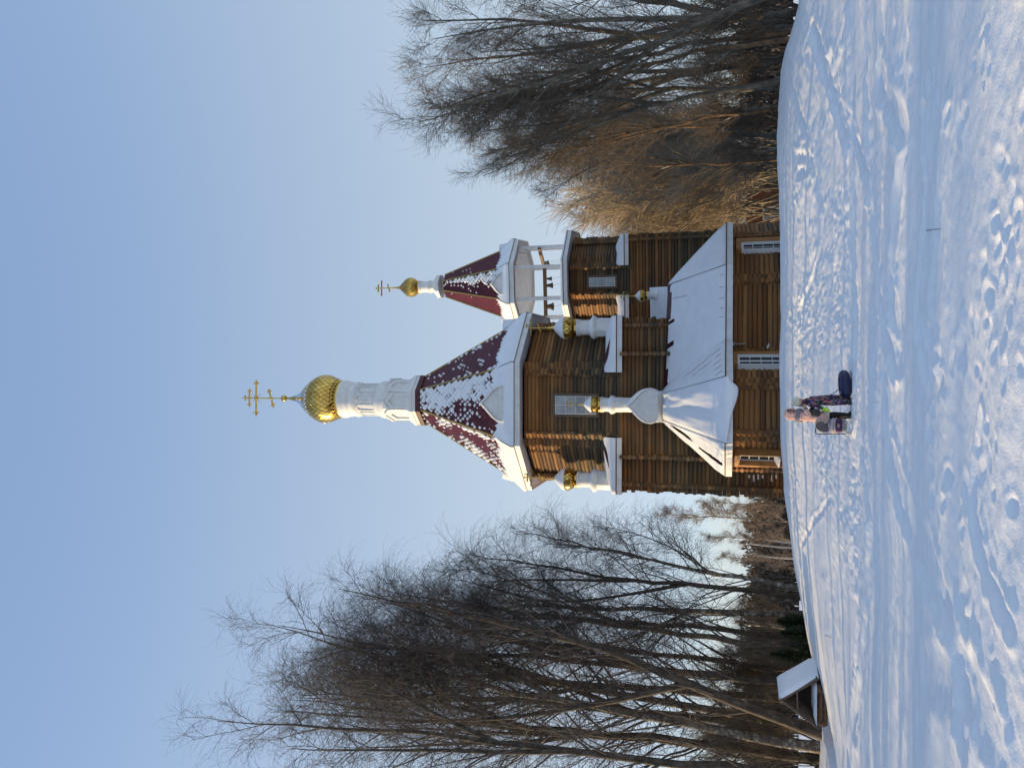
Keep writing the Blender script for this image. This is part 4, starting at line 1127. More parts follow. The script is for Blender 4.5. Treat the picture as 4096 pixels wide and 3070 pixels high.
def put(proto, V, y, Y, rz, sc_=1.0, lean=(0, 0), label=None, cat='tree', group=None, first=False, z=None):
    p = at(V, y, Y); zz_ = ground_z(p.x, p.y) if z is None else z
    if first: o = proto
    else:
        o = proto.copy(); sc.collection.objects.link(o)
        for ch in list(proto.children):
            c = ch.copy(); sc.collection.objects.link(c); c.parent = o
    o.location = (p.x, p.y, zz_); o.rotation_euler = (lean[0], lean[1], rz); o.scale = (sc_,)*3
    return tag(o, label, cat, group)

def bark_fn(c0, c1, c2, zs=3.0):
    def fn(nt, b):
        n = noise(nt, 1.0, 6, .65, 'Object', (5, 5, zs)); n2 = noise(nt, 1.0, 4, .6, 'Object', (1.2, 1.2, .7))
        c = ramp(nt, n, [(.32, c0), (.52, c1), (.68, c2)])
        nt.links.new(mix(nt, .45, c, ramp(nt, n2, [(.3, (.5,.5,.5)), (.7, (1.3,1.3,1.3))]), 'MULTIPLY'), b.inputs['Base Color']); bump(nt, b, n, .6, .03)
    return fn
M['bark_dark'] = mat('dark_bark', (.08,.06,.045), .85, fn=bark_fn((.030,.023,.017), (.075,.056,.040), (.14,.11,.08)))
M['bark_birch'] = mat('birch_bark', (.3,.25,.2), .8, fn=bark_fn((.035,.028,.022), (.15,.12,.09), (.42,.38,.33), 6.0))
M['bark_grey'] = mat('grey_bark', (.13,.11,.085), .8, fn=bark_fn((.050,.043,.033), (.11,.095,.072), (.19,.165,.13)))
M['bark_rust'] = mat('rusty_bark', (.16,.09,.05), .8, fn=bark_fn((.05,.03,.02), (.15,.085,.045), (.26,.16,.09)))
def twig(c): return lambda nt, b: nt.links.new(ramp(nt, noise(nt, .8, 3), [(.3, tuple(x*.7 for x in c)), (.7, tuple(x*1.35 for x in c))]), b.inputs['Base Color'])
M['twig_dark'] = mat('dark_twig', (.085,.070,.062), .8, fn=twig((.085,.070,.062)))
M['twig_grey'] = mat('grey_brown_twig', (.125,.10,.075), .8, fn=twig((.125,.10,.075)))
M['twig_tan'] = mat('tan_twig', (.22,.155,.09), .8, fn=twig((.34,.275,.20)))
M['twig_pale'] = mat('pale_twig', (.25,.19,.145), .8, fn=twig((.25,.19,.145)))

birch = dict(n1=28, t0=.12, a1=34, l1=.215, w1=.09, g1=.05, n2=7, a2=40, l2=.48, w2=.12, g2=.00, n3=4, a3=45, l3=.95, w3=.10, g3=-.22, r3=.0046, n4=2, a4=36, l4=.80, g4=-.42, r4=.0029)
linden = dict(n1=26, t0=.10, a1=32, l1=.24, w1=.08, g1=.08, n2=8, a2=36, l2=.50, w2=.10, g2=.07, n3=5, a3=42, l3=.75, w3=.10, g3=.05, r3=.0050, n4=1, a4=42, l4=.5, g4=.06, r4=.0045)
shrub_st = dict(n1=18, t0=.05, a1=22, l1=.50, w1=.08, g1=.06, n2=7, a2=26, l2=.50, w2=.09, g2=.05, n3=6, a3=30, l3=.8, w3=.09, g3=.03, r3=.0075)
slim = dict(n1=34, t0=.06, a1=34, l1=.22, w1=.08, g1=.05, n2=7, a2=36, l2=.40, w2=.10, g2=.02, n3=5, a3=40, l3=.42, w3=.10, g3=-.02, r3=.0062, n4=2, a4=38, l4=.3, g4=-.05, r4=.0055)

# ---- the left-hand wood
bd, td = M['bark_dark'], M['twig_dark']
Lg = 'birches of the left wood'
def tree_h(Vtop, V, y, Y):
    """height of a tree whose base shows at (V, y) and whose top shows at row Vtop"""
    p = at(V, y, Y); return (.93 if y > 2200 else .87)*(at(Vtop, y, Y).z - ground_z(p.x, p.y))
lean_r = make_tree('birch_tree', 11, 14.0, .17, [(0,0,0), (.3,.45,0), (.6,1.05,.2), (1,1.9,.3)], birch, (M['bark_birch'], td), M['snow'], forks=[(.30, .75, -.2, 5.5, .05), (.52, .12, .3, 5.5, .065)])
put(lean_r, 3206, 2356, 32.5, 0, tree_h(1960, 3206, 2356, 32.5)/14, label='slender birch nearest the church on the left, leaning towards it', group=Lg, first=True)
fork_b = make_tree('birch_tree', 12, 15.0, .18, [(0,0,0), (.35,.15,0), (.6,.3,0), (1,.9,0)], birch, (M['bark_dark'], td), M['snow'], forks=[(.33, -.28, .1, 8.0, .09), (.48, -.05, -.2, 7, .08)])
put(fork_b, 3206, 2388, 33, 0, tree_h(1760, 3206, 2388, 33)/15, label='upright birch forking high up, right behind the leaning birch', group=Lg, first=True)
tall = make_tree('birch_tree', 13, 24.0, .25, [(0,0,0), (.3,.1,0), (.6,.3,.2), (1,1.0,.2)], birch, (bd, td), M['snow'], forks=[(.38, .26, .1, 11, .11), (.5, -.3, -.1, 9, .10)])
put(tall, 3238, 2590, 31.5, 0, tree_h(1400, 3238, 2590, 31.5)/24, label='tall dark birch standing between the concrete pole and the A-frame shelter', group=Lg, first=True)
big = make_tree('birch_tree', 14, 22.0, .32, [(0,0,0), (.18,1.2,0), (.36,2.5,.1), (.7,3.6,.2), (1,4.2,.3)], birch, (bd, td), M['snow'], forks=[(.25, -.35, 0, 15, .16), (.4, .12, .2, 11, .13)])
put(big, 3298, 2952, 29.5, 0, tree_h(1200, 3298, 2952, 29.5)/22, label='thick leaning birch with its base left of the A-frame shelter', group=Lg, first=True)
bent = make_tree('birch_tree', 15, 22.0, .24, [(0,0,0), (.25,.3,0), (.5,.6,.2), (.75,1.2,.3), (1,2.2,.3)], birch, (M['bark_birch'], td), M['snow'], forks=[(.42, .4, 0, 9, .10), (.55, -.25, .1, 8, .08)])
put(bent, 3270, 2988, 31.5, .3, tree_h(850, 3270, 2988, 31.5)/22, label='dark birch trunk just left of the thick leaning one', group=Lg, first=True)
for args in ((tall, 3268, 3032, 32.5, 2.1, 980, 'straight birch trunk at the left edge of the wood'), (bent, 3250, 2905, 34, -.5, 1000, 'birch rising right behind the A-frame shelter'),
             (tall, 3198, 2548, 33.5, 1.4, 1520, 'birch beside the pale concrete pole'), (fork_b, 3205, 2720, 32.5, 2.4, 1250, 'birch behind the shelter roof, seen above its snow'),
             (tall, 3300, 3120, 27.5, 4.0, 760, 'birch at the outer left, only its limbs in view'), (lean_r, 3200, 2450, 33.5, 4.4, 1620, 'birch between the forking birch and the concrete pole')):
    pr, V, y, Y, rz, vt, lab = args; put(pr, V, y, Y, rz, tree_h(vt, V, y, Y)/{'tall': 24, 'bent': 22, 'fork': 15, 'lean': 14}[{tall: 'tall', bent: 'bent', fork_b: 'fork', lean_r: 'lean'}[pr]], label=lab, group=Lg)
rn = random.Random(21)
for i, (y, Y, vt) in enumerate(((2680, 33.5, 1430), (2800, 34.5, 1180), (2900, 35, 1080), (3020, 35.5, 930))):
    pr = (tall, bent, fork_b, tall)[i]
    put(pr, 3200, y, Y, rn.uniform(0, 6.28), tree_h(vt, 3200, y, Y)/(24, 22, 15, 24)[i], label='bare birch in the depth of the left wood, mostly hidden by nearer ones', group='birches in the depth of the left wood')
# trees standing further left than the photograph shows; they shade the snow
for i, (X, Y, s_) in enumerate(((-21, 23, .8), (-25, 18, .8), (-21, 13, .75), (-30, 8, .85), (-33, 26, .8), (-38, 20, .85), (-42, 30, .8), (-50, 24, .9), (-57, 16, .85), (-63, 28, .95), (-74, 20, .95))):
    o = (tall, bent, big)[i % 3]; c = o.copy(); sc.collection.objects.link(c)
    for ch in o.children: d = ch.copy(); sc.collection.objects.link(d); d.parent = c
    c.location = (X, Y, ground_z(X, Y)); c.rotation_euler = (0, 0, i*1.7); c.scale = (s_,)*3
    tag(c, 'bare birch of the left wood beyond the edge of the view', 'tree', 'birches beyond the left edge')
# slim birch beyond the church corner
slim_b = make_tree('young_birch', 31, 9.6, .09, [(0,0,0), (.5,.05,0), (1,.1,0)], slim, (M['bark_birch'], M['twig_pale']))
put(slim_b, 3160, 2086, 52, 0, tree_h(2560, 3160, 2086, 52)/9.6, label='slim pale birch with a pointed crown close to the left corner of the church', first=True)
for y, Y, vt, lab in ((2020, 56, 2740, 'pale bare birch half hidden by the left corner of the church'), (2160, 60, 2760, 'low pale birch right of the leaning birches'), (2250, 64, 2850, 'small pale birch in front of the distant forest')):
    put(slim_b, 3160, y, Y, y, tree_h(vt, 3160, y, Y)/9.6, label=lab, group='pale young birches behind the church')

# ---- the right-hand wood
tg, tt_ = M['twig_grey'], M['twig_tan']; Rg = 'trees of the right wood'
ra = make_tree('bare_tree', 41, 15.0, .20, [(0,0,0), (.25,-.35,0), (.5,-.85,.1), (1,-1.2,.2)], linden, (M['bark_grey'], tg), M['snow'], forks=[(.36, .10, .1, 9, .11), (.42, -.35, -.2, 8, .09)], snow_amt=.4)
put(ra, 3126, 318, 31.8, 0, tree_h(1730, 3126, 318, 31.8)/15, label='stout grey tree leaning left at the crest of the snow, right of the church', group=Rg, first=True)
rb = make_tree('bare_tree', 42, 12.5, .12, [(0,0,0), (.3,-.1,0), (.55,-.5,0), (1,-1.6,.3)], linden, (M['bark_rust'], tg), M['snow'], forks=[(.40, -.2, .2, 7, .06)], snow_amt=.4)
put(rb, 3152, 158, 30.5, 0, tree_h(1690, 3152, 158, 30.5)/12.5, label='rusty-barked tree bowed to the left near the right edge, snow at its foot', group=Rg, first=True)
rc = make_tree('bare_tree', 43, 17.0, .26, [(0,0,0), (.2,-.9,0), (.5,-2.4,.2), (1,-4.2,.2)], linden, (M['bark_grey'], tg), M['snow'], forks=[(.22, .12, .1, 12, .14), (.33, -.5, .2, 10, .12)], snow_amt=.4)
put(rc, 3190, -70, 29, 0, tree_h(1420, 3190, -70, 29)/17, label='large tree just outside the right edge, its limbs reaching in to the left', group=Rg, first=True)
for pr, hh, V, y, Y, rz, vt, lab in ((ra, 15, 3118, 356, 33.5, 2.2, 1800, 'dark trunk close behind the stout grey tree'), (rb, 12.5, 3157, 126, 31.5, .4, 1520, 'straight rusty stem at the right edge, next to the bowed tree'),
        (rb, 12.5, 3110, 436, 34.5, -.3, 1880, 'pale rusty trunk left of the stout grey tree'), (ra, 15, 3110, 545, 40, 3.6, 1950, 'grey tree with a broad crown midway between the stout tree and the church'),
        (rb, 12.5, 3112, 490, 37, 1.9, 1900, 'slender tree between the pale rusty trunk and the broad-crowned one'), (rc, 17, 3105, 240, 40, 1.1, 1660, 'tree standing behind the bowed one, deeper in the right wood'),
        (ra, 15, 3180, 40, 33, 4.9, 1430, 'tree in the right corner of the view, behind the rusty stem'), (rb, 12.5, 3110, 640, 50, 4.2, 2080, 'last slender tree before the tan thicket beside the church'),
        (ra, 15, 3110, 420, 46, 5.5, 1900, 'bare tree in the depth of the right wood'), (rc, 17, 3110, 130, 44, 3.0, 1600, 'bare tree deep behind the right edge of the wood')):
    put(pr, V, y, Y, rz, tree_h(vt, V, y, Y)/hh, label=lab, group=Rg)
sh = make_tree('willow_shrub', 51, 6.5, .06, [(0,0,0), (.5,.1,0), (1,.2,0)], shrub_st, (M['bark_grey'], tt_), forks=[(.04, .35, .1, 5.5, .04), (.05, -.4, .2, 5.5, .04), (.04, .1, -.4, 5.2, .04), (.06, -.1, .5, 5, .035)])
sd_ = make_tree('willow_shrub', 52, 5.0, .06, [(0,0,0), (.5,-.1,0), (1,-.2,0)], shrub_st, (M['bark_dark'], M['twig_grey']), None, forks=[(.04, .5, .1, 4.5, .04), (.05, -.5, .2, 4.5, .04), (.04, .1, -.5, 4.2, .04)], snow_amt=.5)
first = {sh: True, sd_: True}
for i, (pr, hh, y, Y, vt) in enumerate(((sh, 6.5, 860, 66, 2440), (sh, 6.5, 800, 68, 2340), (sh, 6.5, 750, 64, 2280), (sh, 6.5, 690, 66, 2230), (sh, 6.5, 630, 64, 2200), (sh, 6.5, 890, 74, 2500), (sh, 6.5, 720, 72, 2230), (sh, 6.5, 570, 62, 2300), (sh, 6.5, 775, 76, 2330), (sh, 6.5, 660, 60, 2400), (sh, 6.5, 830, 80, 2380), (sh, 6.5, 600, 58, 2500), (sh, 6.5, 700, 60, 2560))):
    put(pr, 3110, y, Y, i*1.3, tree_h(vt, 3110, y, Y)/hh, label='tan willow shrub in the thicket between the right wood and the church', cat='shrub', group='tan willow thicket', first=first.pop(pr, False))
for i, (y, Y, vt) in enumerate(((30, 31, 2760), (100, 34, 2660), (230, 34, 2740), (390, 35, 2760), (490, 37, 2800), (620, 36, 2880))):
    put(sd_, 3120, y, Y, i*2.1, tree_h(vt, 3120, y, Y)/5.0, label='dark brown undergrowth shrub at the foot of the right wood', cat='shrub', group='dark undergrowth shrubs', first=first.pop(sd_, False))

for i, (y, Y, vt) in enumerate(((2620, 33, 2900), (2720, 35, 2820), (2860, 33, 2860), (2960, 36, 2760), (3050, 32, 2800), (2480, 38, 2920))):
    put(sd_, 3220, y, Y, i*1.7+.5, tree_h(vt, 3220, y, Y)/5.0, label='dark brown brush among the trunks of the left wood', cat='shrub', group='brush in the left wood')

for i, (X, Y, h_) in enumerate(((-11.5, 11.5, 3.4), (-14.5, 14.4, 3.8), (-17, 16.5, 3.6))):  # unseen low brush, added to throw shade on the near left snow
    c = sd_.copy(); sc.collection.objects.link(c)
    for ch in sd_.children: d = ch.copy(); sc.collection.objects.link(d); d.parent = c
    c.location = (X, Y, ground_z(X, Y)); c.rotation_euler = (0, 0, i*1.9); c.scale = (h_/5,)*3
    tag(c, 'dark brown brush added beyond the left edge of the view to shade the snow', 'shrub', 'brush beyond the left edge')

# ---- distant forest across the valley
rng = np.random.default_rng(77); V_, F_, MI = [], [], []
n = 3600; ux = rng.uniform(-230, 330, n); uy = rng.uniform(285, 345, n) - np.abs(ux)*.12
hh = rng.uniform(16, 25, n)*(.85+.35*vnoise(ux*.035, ux*0+3.3, 3)); con = rng.random(n) < .35
off = 0
for k in range(n):
    gz = float(far_z(ux[k], uy[k])); q = 46
    t = rng.uniform(.12, 1, q); r = (hh[k]*.16*(1-t)+.3 if con[k] else hh[k]*.17*np.sin(np.pi*np.clip(t, .05, .98))**.7)*np.sqrt(rng.random(q))
    a = rng.uniform(0, 6.28, q); c = np.stack([ux[k]+r*np.cos(a), uy[k]+r*np.sin(a), gz+t*hh[k]], -1)
    s_ = rng.uniform(.35, .9, q)[:,None]; d1 = unit(rng.normal(0, .35, (q, 3))+np.array([0, 0, 1.0])); d2 = unit(np.cross(d1, rng.normal(0, 1, (q, 3))))*.55; s_ = s_*1.5
    V_.append(np.stack([c-d1*s_, c+d2*s_*.6, c+d1*s_, c-d2*s_*.6], 1).reshape(-1, 3)); F_.append(np.arange(q*4).reshape(-1, 4)+off); off += q*4
    w = .16; tr = np.array([[ux[k]-w, uy[k], gz], [ux[k]+w, uy[k], gz], [ux[k]+w*.4, uy[k], gz+hh[k]*.8], [ux[k]-w*.4, uy[k], gz+hh[k]*.8], [ux[k], uy[k]-w, gz], [ux[k], uy[k]+w, gz], [ux[k], uy[k]+w*.4, gz+hh[k]*.8], [ux[k], uy[k]-w*.4, gz+hh[k]*.8]])
    V_.append(tr); F_.append(np.array([[0,1,2,3],[4,5,6,7]])+off); off += 8
def far_fn(nt, b):
    isl = nd(nt, 'ShaderNodeNewGeometry').outputs['Random Per Island']; n_ = noise(nt, .03, 3)
    c = ramp(nt, isl, [(0, (.085,.062,.047)), (.6, (.15,.11,.08)), (1, (.22,.165,.125))])
    nt.links.new(mix(nt, .6, c, ramp(nt, n_, [(.35, (.55,.6,.55)), (.65, (1.2,1.1,1.0))]), 'MULTIPLY'), b.inputs['Base Color'])
M['far_wood'] = mat('far_wood', (.08,.06,.05), .9, spec=.1, fn=far_fn)
tag(np_mesh('distant_woods', np.concatenate(V_), np.concatenate(F_), M['far_wood']), kind='stuff')

# ------------------------------------------------------------------ house, pole, posts, evergreens behind the trees
M['brick'] = mat('red_brown_brick', (.20,.075,.04), .8, fn=lambda nt, b: nt.links.new(ramp(nt, noise(nt, 1.5, 5, .6, 'Object', (1,1,5)), [(.3, (.15,.055,.03)), (.7, (.27,.105,.06))]), b.inputs['Base Color']))
Yh = 70.0; ha = at(3100, 885, Yh); gz = ground_z(ha.x, Yh)
hs = thing('brick_house', (ha.x+3, Yh, gz), 'low red-brown house glimpsed through the thicket right of the church', 'house')
x0, x1 = at(3100, 905, Yh).x-3, at(3100, 760, Yh).x; zt = at(2985, 850, Yh).z
b = MB(); b.box(((x0+x1)/2, Yh+3, (gz-.5+zt)/2), x1-x0, 6, zt-gz+.5); b.build('wall', M['brick'], hs)
b = MB(); b.prism([(x0-.4, Yh-.5, zt), (x1+.4, Yh-.5, zt), (x1+.4, Yh+3, zt+2.0), (x0-.4, Yh+3, zt+2.0)], (0, 0, .12)); b.prism([(x0-.4, Yh+6.5, zt), (x1+.4, Yh+6.5, zt), (x1+.4, Yh+3.01, zt+2.0), (x0-.4, Yh+3.01, zt+2.0)], (0, 0, .12)); b.build('roof', M['snow'], hs)
wl_, wr_ = at(3080, 876, Yh).x, at(3080, 832, Yh).x; w0, w1 = at(3110, 850, Yh).z, at(3056, 850, Yh).z
b = MB()
for xx0, xx1, z0, z1 in ((wl_-.1, wl_, w0-.1, w1+.1), (wr_, wr_+.1, w0-.1, w1+.1), (wl_, wr_, w1, w1+.1), (wl_, wr_, w0-.1, w0), ((wl_+wr_)/2-.03, (wl_+wr_)/2+.03, w0, w1), (wl_, wr_, (w0+w1)/2-.03, (w0+w1)/2+.03)):
    b.box(((xx0+xx1)/2, Yh-.03, (z0+z1)/2), xx1-xx0, .1, z1-z0)
wf = b.build('window', M['pvc'], hs)
b = MB(); b.box(((wl_+wr_)/2, Yh-.005, (w0+w1)/2), wr_-wl_, .03, w1-w0); b.build('pane', M['glass_pale'], wf)
M['concrete'] = mat('pale_concrete', (.42,.39,.34), .8, fn=lambda nt, b: nt.links.new(ramp(nt, noise(nt, 2, 5, .6, 'Object', (3,3,1)), [(.3, (.32,.29,.25)), (.7, (.50,.47,.42))]), b.inputs['Base Color']))
pb = at(3198, 2515, 40); gz = ground_z(pb.x, 40)
pt_ = thing('utility_pole', (pb.x, 40, gz), 'pale concrete pole standing among the trunks of the left wood', 'pole')
zt = at(2940, 2500, 40).z; b = MB(); b.tube([(pb.x, 40, gz-.4), (pb.x+.10, 40, zt)], [.14, .10], 10); b.build('shaft', M['concrete'], pt_, smooth=R(50))
b = MB(); b.beam((pb.x-.6, 40.0, zt-.3), (pb.x+.8, 40.0, zt-.3), .10, .10)
for xx in (-.5, .1, .7): b.lathe((pb.x+xx, 40, zt-.25), [(.02, 0), (.05, .03), (.03, .08), (.05, .12), (.02, .17)], 8)
b.build('crossarm', M['grey_metal'], pt_)
for y, Vt, Vb, lab in ((2190, 3005, 3172, 'thin pale post before the distant forest, nearer the church'), (2233, 2985, 3176, 'thin pale post before the distant forest, nearer the leaning birch'), (2170, 3070, 3165, 'short pale post close to the slim birch')):
    Yp = 85; p = at(Vb, y, Yp); zz2 = at(Vt, y-6, Yp).z; g = ground_z(p.x, Yp)
    b = MB(); b.tube([(p.x, Yp, g-.3), (p.x, Yp, (g+zz2)/2), (p.x+.15, Yp, zz2)], [.11, .10, .08], 8); b.ball((p.x+.15, Yp, zz2), .09, 8)
    o = b.build('pale_post', M['concrete'], None, smooth=R(50)); tag(o, lab, 'post')
M['needle'] = mat('needle', (.045,.06,.03), .7, fn=twig((.045,.058,.028)))
def evergreen(V, y, Y, h, w, label, seed):
    p = at(V, y, Y); g = ground_z(p.x, Y); rg2 = np.random.default_rng(seed); q = 2600
    t = thing('evergreen_shrub', (p.x, Y, g), label, 'shrub')
    k = rg2.random(q); r = w*(1-k)**.7*np.sqrt(rg2.random(q))*(.7+.5*vnoise(k*6, rg2.random(q)*3, seed)); a = rg2.uniform(0, 6.28, q)
    c = np.stack([r*np.cos(a), r*np.sin(a), k*h+.05-.12*r], -1); d = unit(np.stack([np.cos(a), np.sin(a), rg2.normal(.2, .4, q)], -1)); sd2 = unit(np.cross(d, rg2.normal(0, 1, (q, 3))))
    L = rg2.uniform(.05, .13, q)[:,None]; v = np.stack([c-d*L, c+sd2*L*.22, c+d*L, c-sd2*L*.22], 1).reshape(-1, 3)
    np_mesh('foliage', v, np.arange(q*4).reshape(-1, 4), M['needle'], t)
    b = MB(); b.tube([(p.x, Y, g-.1), (p.x, Y, g+h*.9)], [.04, .01], 6); b.build('stem', M['bark_dark'], t)
evergreen(3222, 2492, 31.5, 1.0, .62, 'small dark evergreen at the snow crest, right of the concrete pole', 3)
evergreen(3236, 2540, 31.0, .9, .5, 'small dark evergreen left of its twin by the concrete pole', 4)
evergreen(3246, 2628, 31.0, 1.5, .55, 'taller dark evergreen between the tall birch and the A-frame shelter', 5)

M['oldlog'] = mat('brown_log', (.16,.09,.045), .8, fn=lambda nt, b: nt.links.new(ramp(nt, noise(nt, 2, 5, .6, 'Object', (3,3,9)), [(.3, (.10,.055,.028)), (.7, (.22,.13,.07))]), b.inputs['Base Color']))
# ------------------------------------------------------------------ A-frame shelter over a log crib
M['plank'] = mat('grey_plank', (.13,.09,.065), .8, fn=lambda nt, b: nt.links.new(ramp(nt, noise(nt, 1, 5, .6, 'Object', (9,9,2)), [(.3, (.075,.052,.04)), (.7, (.19,.135,.10))]), b.inputs['Base Color']))
Yf = 27.4
rf_, re_f, le_f = at(3117, 2798, Yf), at(3276, 2712, Yf), at(3282, 2915, Yf)
dv = at(3115, 2708, Yf+1.25) - rf_; dv.z = 0
gzs = ground_z(rf_.x, Yf)
sh_ = thing('shelter', (rf_.x, Yf, gzs), 'A-frame plank shelter with a snow-covered roof at the foot of the left wood', 'shelter')
b = MB(); n_ = (re_f-rf_).cross(dv).normalized(); n_ = n_ if n_.z > 0 else -n_
b.prism([rf_, re_f, re_f+dv, rf_+dv], -n_*.06)
rs = b.build('roof', M['plank'], sh_)
n2 = (le_f-rf_).cross(dv).normalized(); n2 = n2 if n2.z > 0 else -n2
b = MB(); b.prism([rf_, le_f, le_f+dv, rf_+dv], -n2*.06); b.build('roof', M['plank'], sh_)
def slab_snow(e0, e1, t0, t1, nn, th, par):
    P = []
    for i in range(13):
        u = i/12; row = []
        for j in range(9):
            v = j/8; k = min(1, min(i, 12-i)/1.2, min(j, 8-j)/1.2); row.append(e0.lerp(e1, u).lerp(t0.lerp(t1, u), v)+nn*(.01+th*k*(.8+.4*vn1(u*4+v*3))))
        P.append(row)
    b = MB(); b.grid(P); b.build('snow_cover', M['snow'], par, smooth=True)
slab_snow(re_f, re_f+dv, rf_, rf_+dv, n_, .10, rs)
b = MB(); inw = dv.normalized()*.05; k = .12
ap = rf_ + Vector((0,0,-.06))
for e in (re_f, le_f): b.beam(ap+inw, e+Vector((0,0,.04))+inw, .05, .16, up=dv)
b.beam(rf_.lerp(re_f, .45)+inw*1.4, rf_.lerp(le_f, .45)+inw*1.4, .05, .10, up=dv); b.build('bargeboard', M['oldboard'], sh_)
b = MB(); bk = dv*.55; b.prism([rf_+bk, re_f+bk, le_f+bk], dv.normalized()*.03); b.build('shade_panel', mat('shade_plank', (.035,.027,.022), .9), sh_)  # panel set halfway back, coloured near-black for the shade inside the gable
# log crib of the well with a pillow of snow
cc = (re_f.lerp(le_f, .52)) + dv*.35; w_ = (re_f-le_f); w_.z = 0; wl2 = w_.length; wd = w_.normalized(); dd = dv.normalized()
cr = MB(); zb_ = min(gzs, ground_z(cc.x, cc.y))-.05; top_z = at(3258, 2810, Yf).z
nl = max(1, int((top_z-zb_-.05)/.14))
for q in range(nl):
    z = zb_ + .07 + q*.14
    for s_ in (-1, 1):
        c = Vector((cc.x, cc.y, z)) + dd*s_*.42; cr.tube([c-wd*wl2*.40, c, c+wd*wl2*.40], .072, 10)
        c = Vector((cc.x, cc.y, z+.07)) + wd*s_*wl2*.33; cr.tube([c-dd*.62, c, c+dd*.62], .072, 10)
ct = thing('log_crib', (cc.x, cc.y, zb_), 'low square log crib capped with snow under the A-frame shelter', 'log crib')
cr.build('log_frame', M['oldlog'], ct, smooth=R(50))
b = MB(); P = []
for i in range(15):
    row = []
    for j in range(11):
        u, v = i/14*2-1, j/10*2-1; k = max(0, 1-abs(u)**6)*max(0, 1-abs(v)**6)
        p = Vector((cc.x, cc.y, zb_+nl*.14+.07+.09*k*(.8+.5*vn1(u*2+v*3+2)))) + wd*u*wl2*.40 + dd*v*.56; row.append(p)
    P.append(row)
b.grid(P); b.build('snow_cap', M['snow'], ct, smooth=True)

# ------------------------------------------------------------------ the two people, the pushchair sledge and the snow tube
def Ysnow(V, y):
    for Y in np.arange(15, 24, .02):
        p = at(V, y, Y)
        if p.z <= ground_z(p.x, p.y): return float(Y)
    return 18.5
def skin(name, verts, edges, m, parent, root=0, sub=2, extra=None):
    """one continuous body grown from a skeleton: verts are (point, radius or (rx, ry))"""
    o0 = wloc(parent); me = bpy.data.meshes.new(name); bm = bmesh.new(); lay = bm.verts.layers.skin.verify(); vs = []
    for i, (p, r) in enumerate(verts):
        v = bm.verts.new(Vector(p)-o0); v[lay].radius = (r, r) if not hasattr(r, '__len__') else r; v[lay].use_root = (i == root); vs.append(v)
    for a, b_ in edges: bm.edges.new((vs[a], vs[b_]))
    bm.to_mesh(me); bm.free()
    o = bpy.data.objects.new(name, me); sc.collection.objects.link(o)
    md = o.modifiers.new('skin', 'SKIN'); md.use_smooth_shade = True; md.branch_smoothing = .6
    o.modifiers.new('sub', 'SUBSURF').levels = sub
    dg = bpy.context.evaluated_depsgraph_get(); me2 = bpy.data.meshes.new_from_object(o.evaluated_get(dg)); o.modifiers.clear(); o.data = me2
    me2.materials.clear(); me2.materials.append(m); me2.polygons.foreach_set('use_smooth', [True]*len(me2.polygons)); me2.update()
    if parent: o.parent = parent
    return o
def superell(b, c, rx, ry, rz, e=.5, nu=20, nv=12, fr=None):
    ax = fr or (Vector((1,0,0)), Vector((0,1,0)), Vector((0,0,1))); P = []
    pw = lambda t: math.copysign(abs(t)**e, t)
    for i in range(nv+1):
        v = -math.pi/2+math.pi*i/nv; row = []
        for j in range(nu):
            u = 2*math.pi*j/nu; cv = pw(math.cos(v)) if abs(math.cos(v)) > 1e-6 else .001
            row.append(Vector(c)+ax[0]*rx*cv*pw(math.cos(u))+ax[1]*ry*cv*pw(math.sin(u))+ax[2]*rz*pw(math.sin(v)))
        P.append(row)
    b.grid(P, closed=True)
YP = Ysnow(3408, 1608)
def Z(zx, zy, dy=0.0): return at(3080+zx/5.527, 1450+zy/5.527, YP+dy)
def plain(nm, col, rough=.75, v=.25, sc_=14):
    M[nm] = mat(nm, col, rough, fn=lambda nt, b: (nt.links.new(ramp(nt, noise(nt, sc_, 4), [(.3, tuple(x*(1-v) for x in col)), (.7, tuple(x*(1+v) for x in col))]), b.inputs['Base Color']), bump(nt, b, noise(nt, sc_*1.6, 3), .5, .02))); return M[nm]
plain('pink_jacket', (.62,.38,.33)); plain('grey_jacket', (.25,.22,.24)); plain('black_cloth', (.018,.018,.02)); plain('skin_tone', (.55,.32,.23), .55, .08); plain('beige_cloth', (.55,.47,.42)); plain('cream_hat', (.70,.64,.48), .9)
plain('neon_mitten', (.45,.75,.04)); plain('dark_bag', (.06,.055,.052)); plain('brown_hair', (.14,.07,.035))
def suit_fn(nt, b):
    n1 = noise(nt, 1, 3, .6, 'Object', (26, 26, 11)); n2 = noise(nt, 1, 2, .5, 'Object', (9, 9, 7))
    hue = ramp(nt, n2, [(.30, (.60,.08,.16)), (.42, (.02,.34,.34)), (.52, (.62,.14,.07)), (.62, (.14,.10,.42)), (.74, (.65,.20,.26))])
    nt.links.new(mix(nt, ramp(nt, n1, [(.50, (0,0,0)), (.58, (1,1,1))]), (.022,.020,.045), hue), b.inputs['Base Color']); bump(nt, b, n1, .5, .02)
M['suit'] = mat('patterned_suit', (.05,.04,.08), .6, fn=suit_fn)
gzp = lambda p: ground_z(p.x, p.y)
fz = lambda zx, zy, dy, r: (lambda p: Vector((p.x, p.y, gzp(p)+r)))(Z(zx, zy, dy))
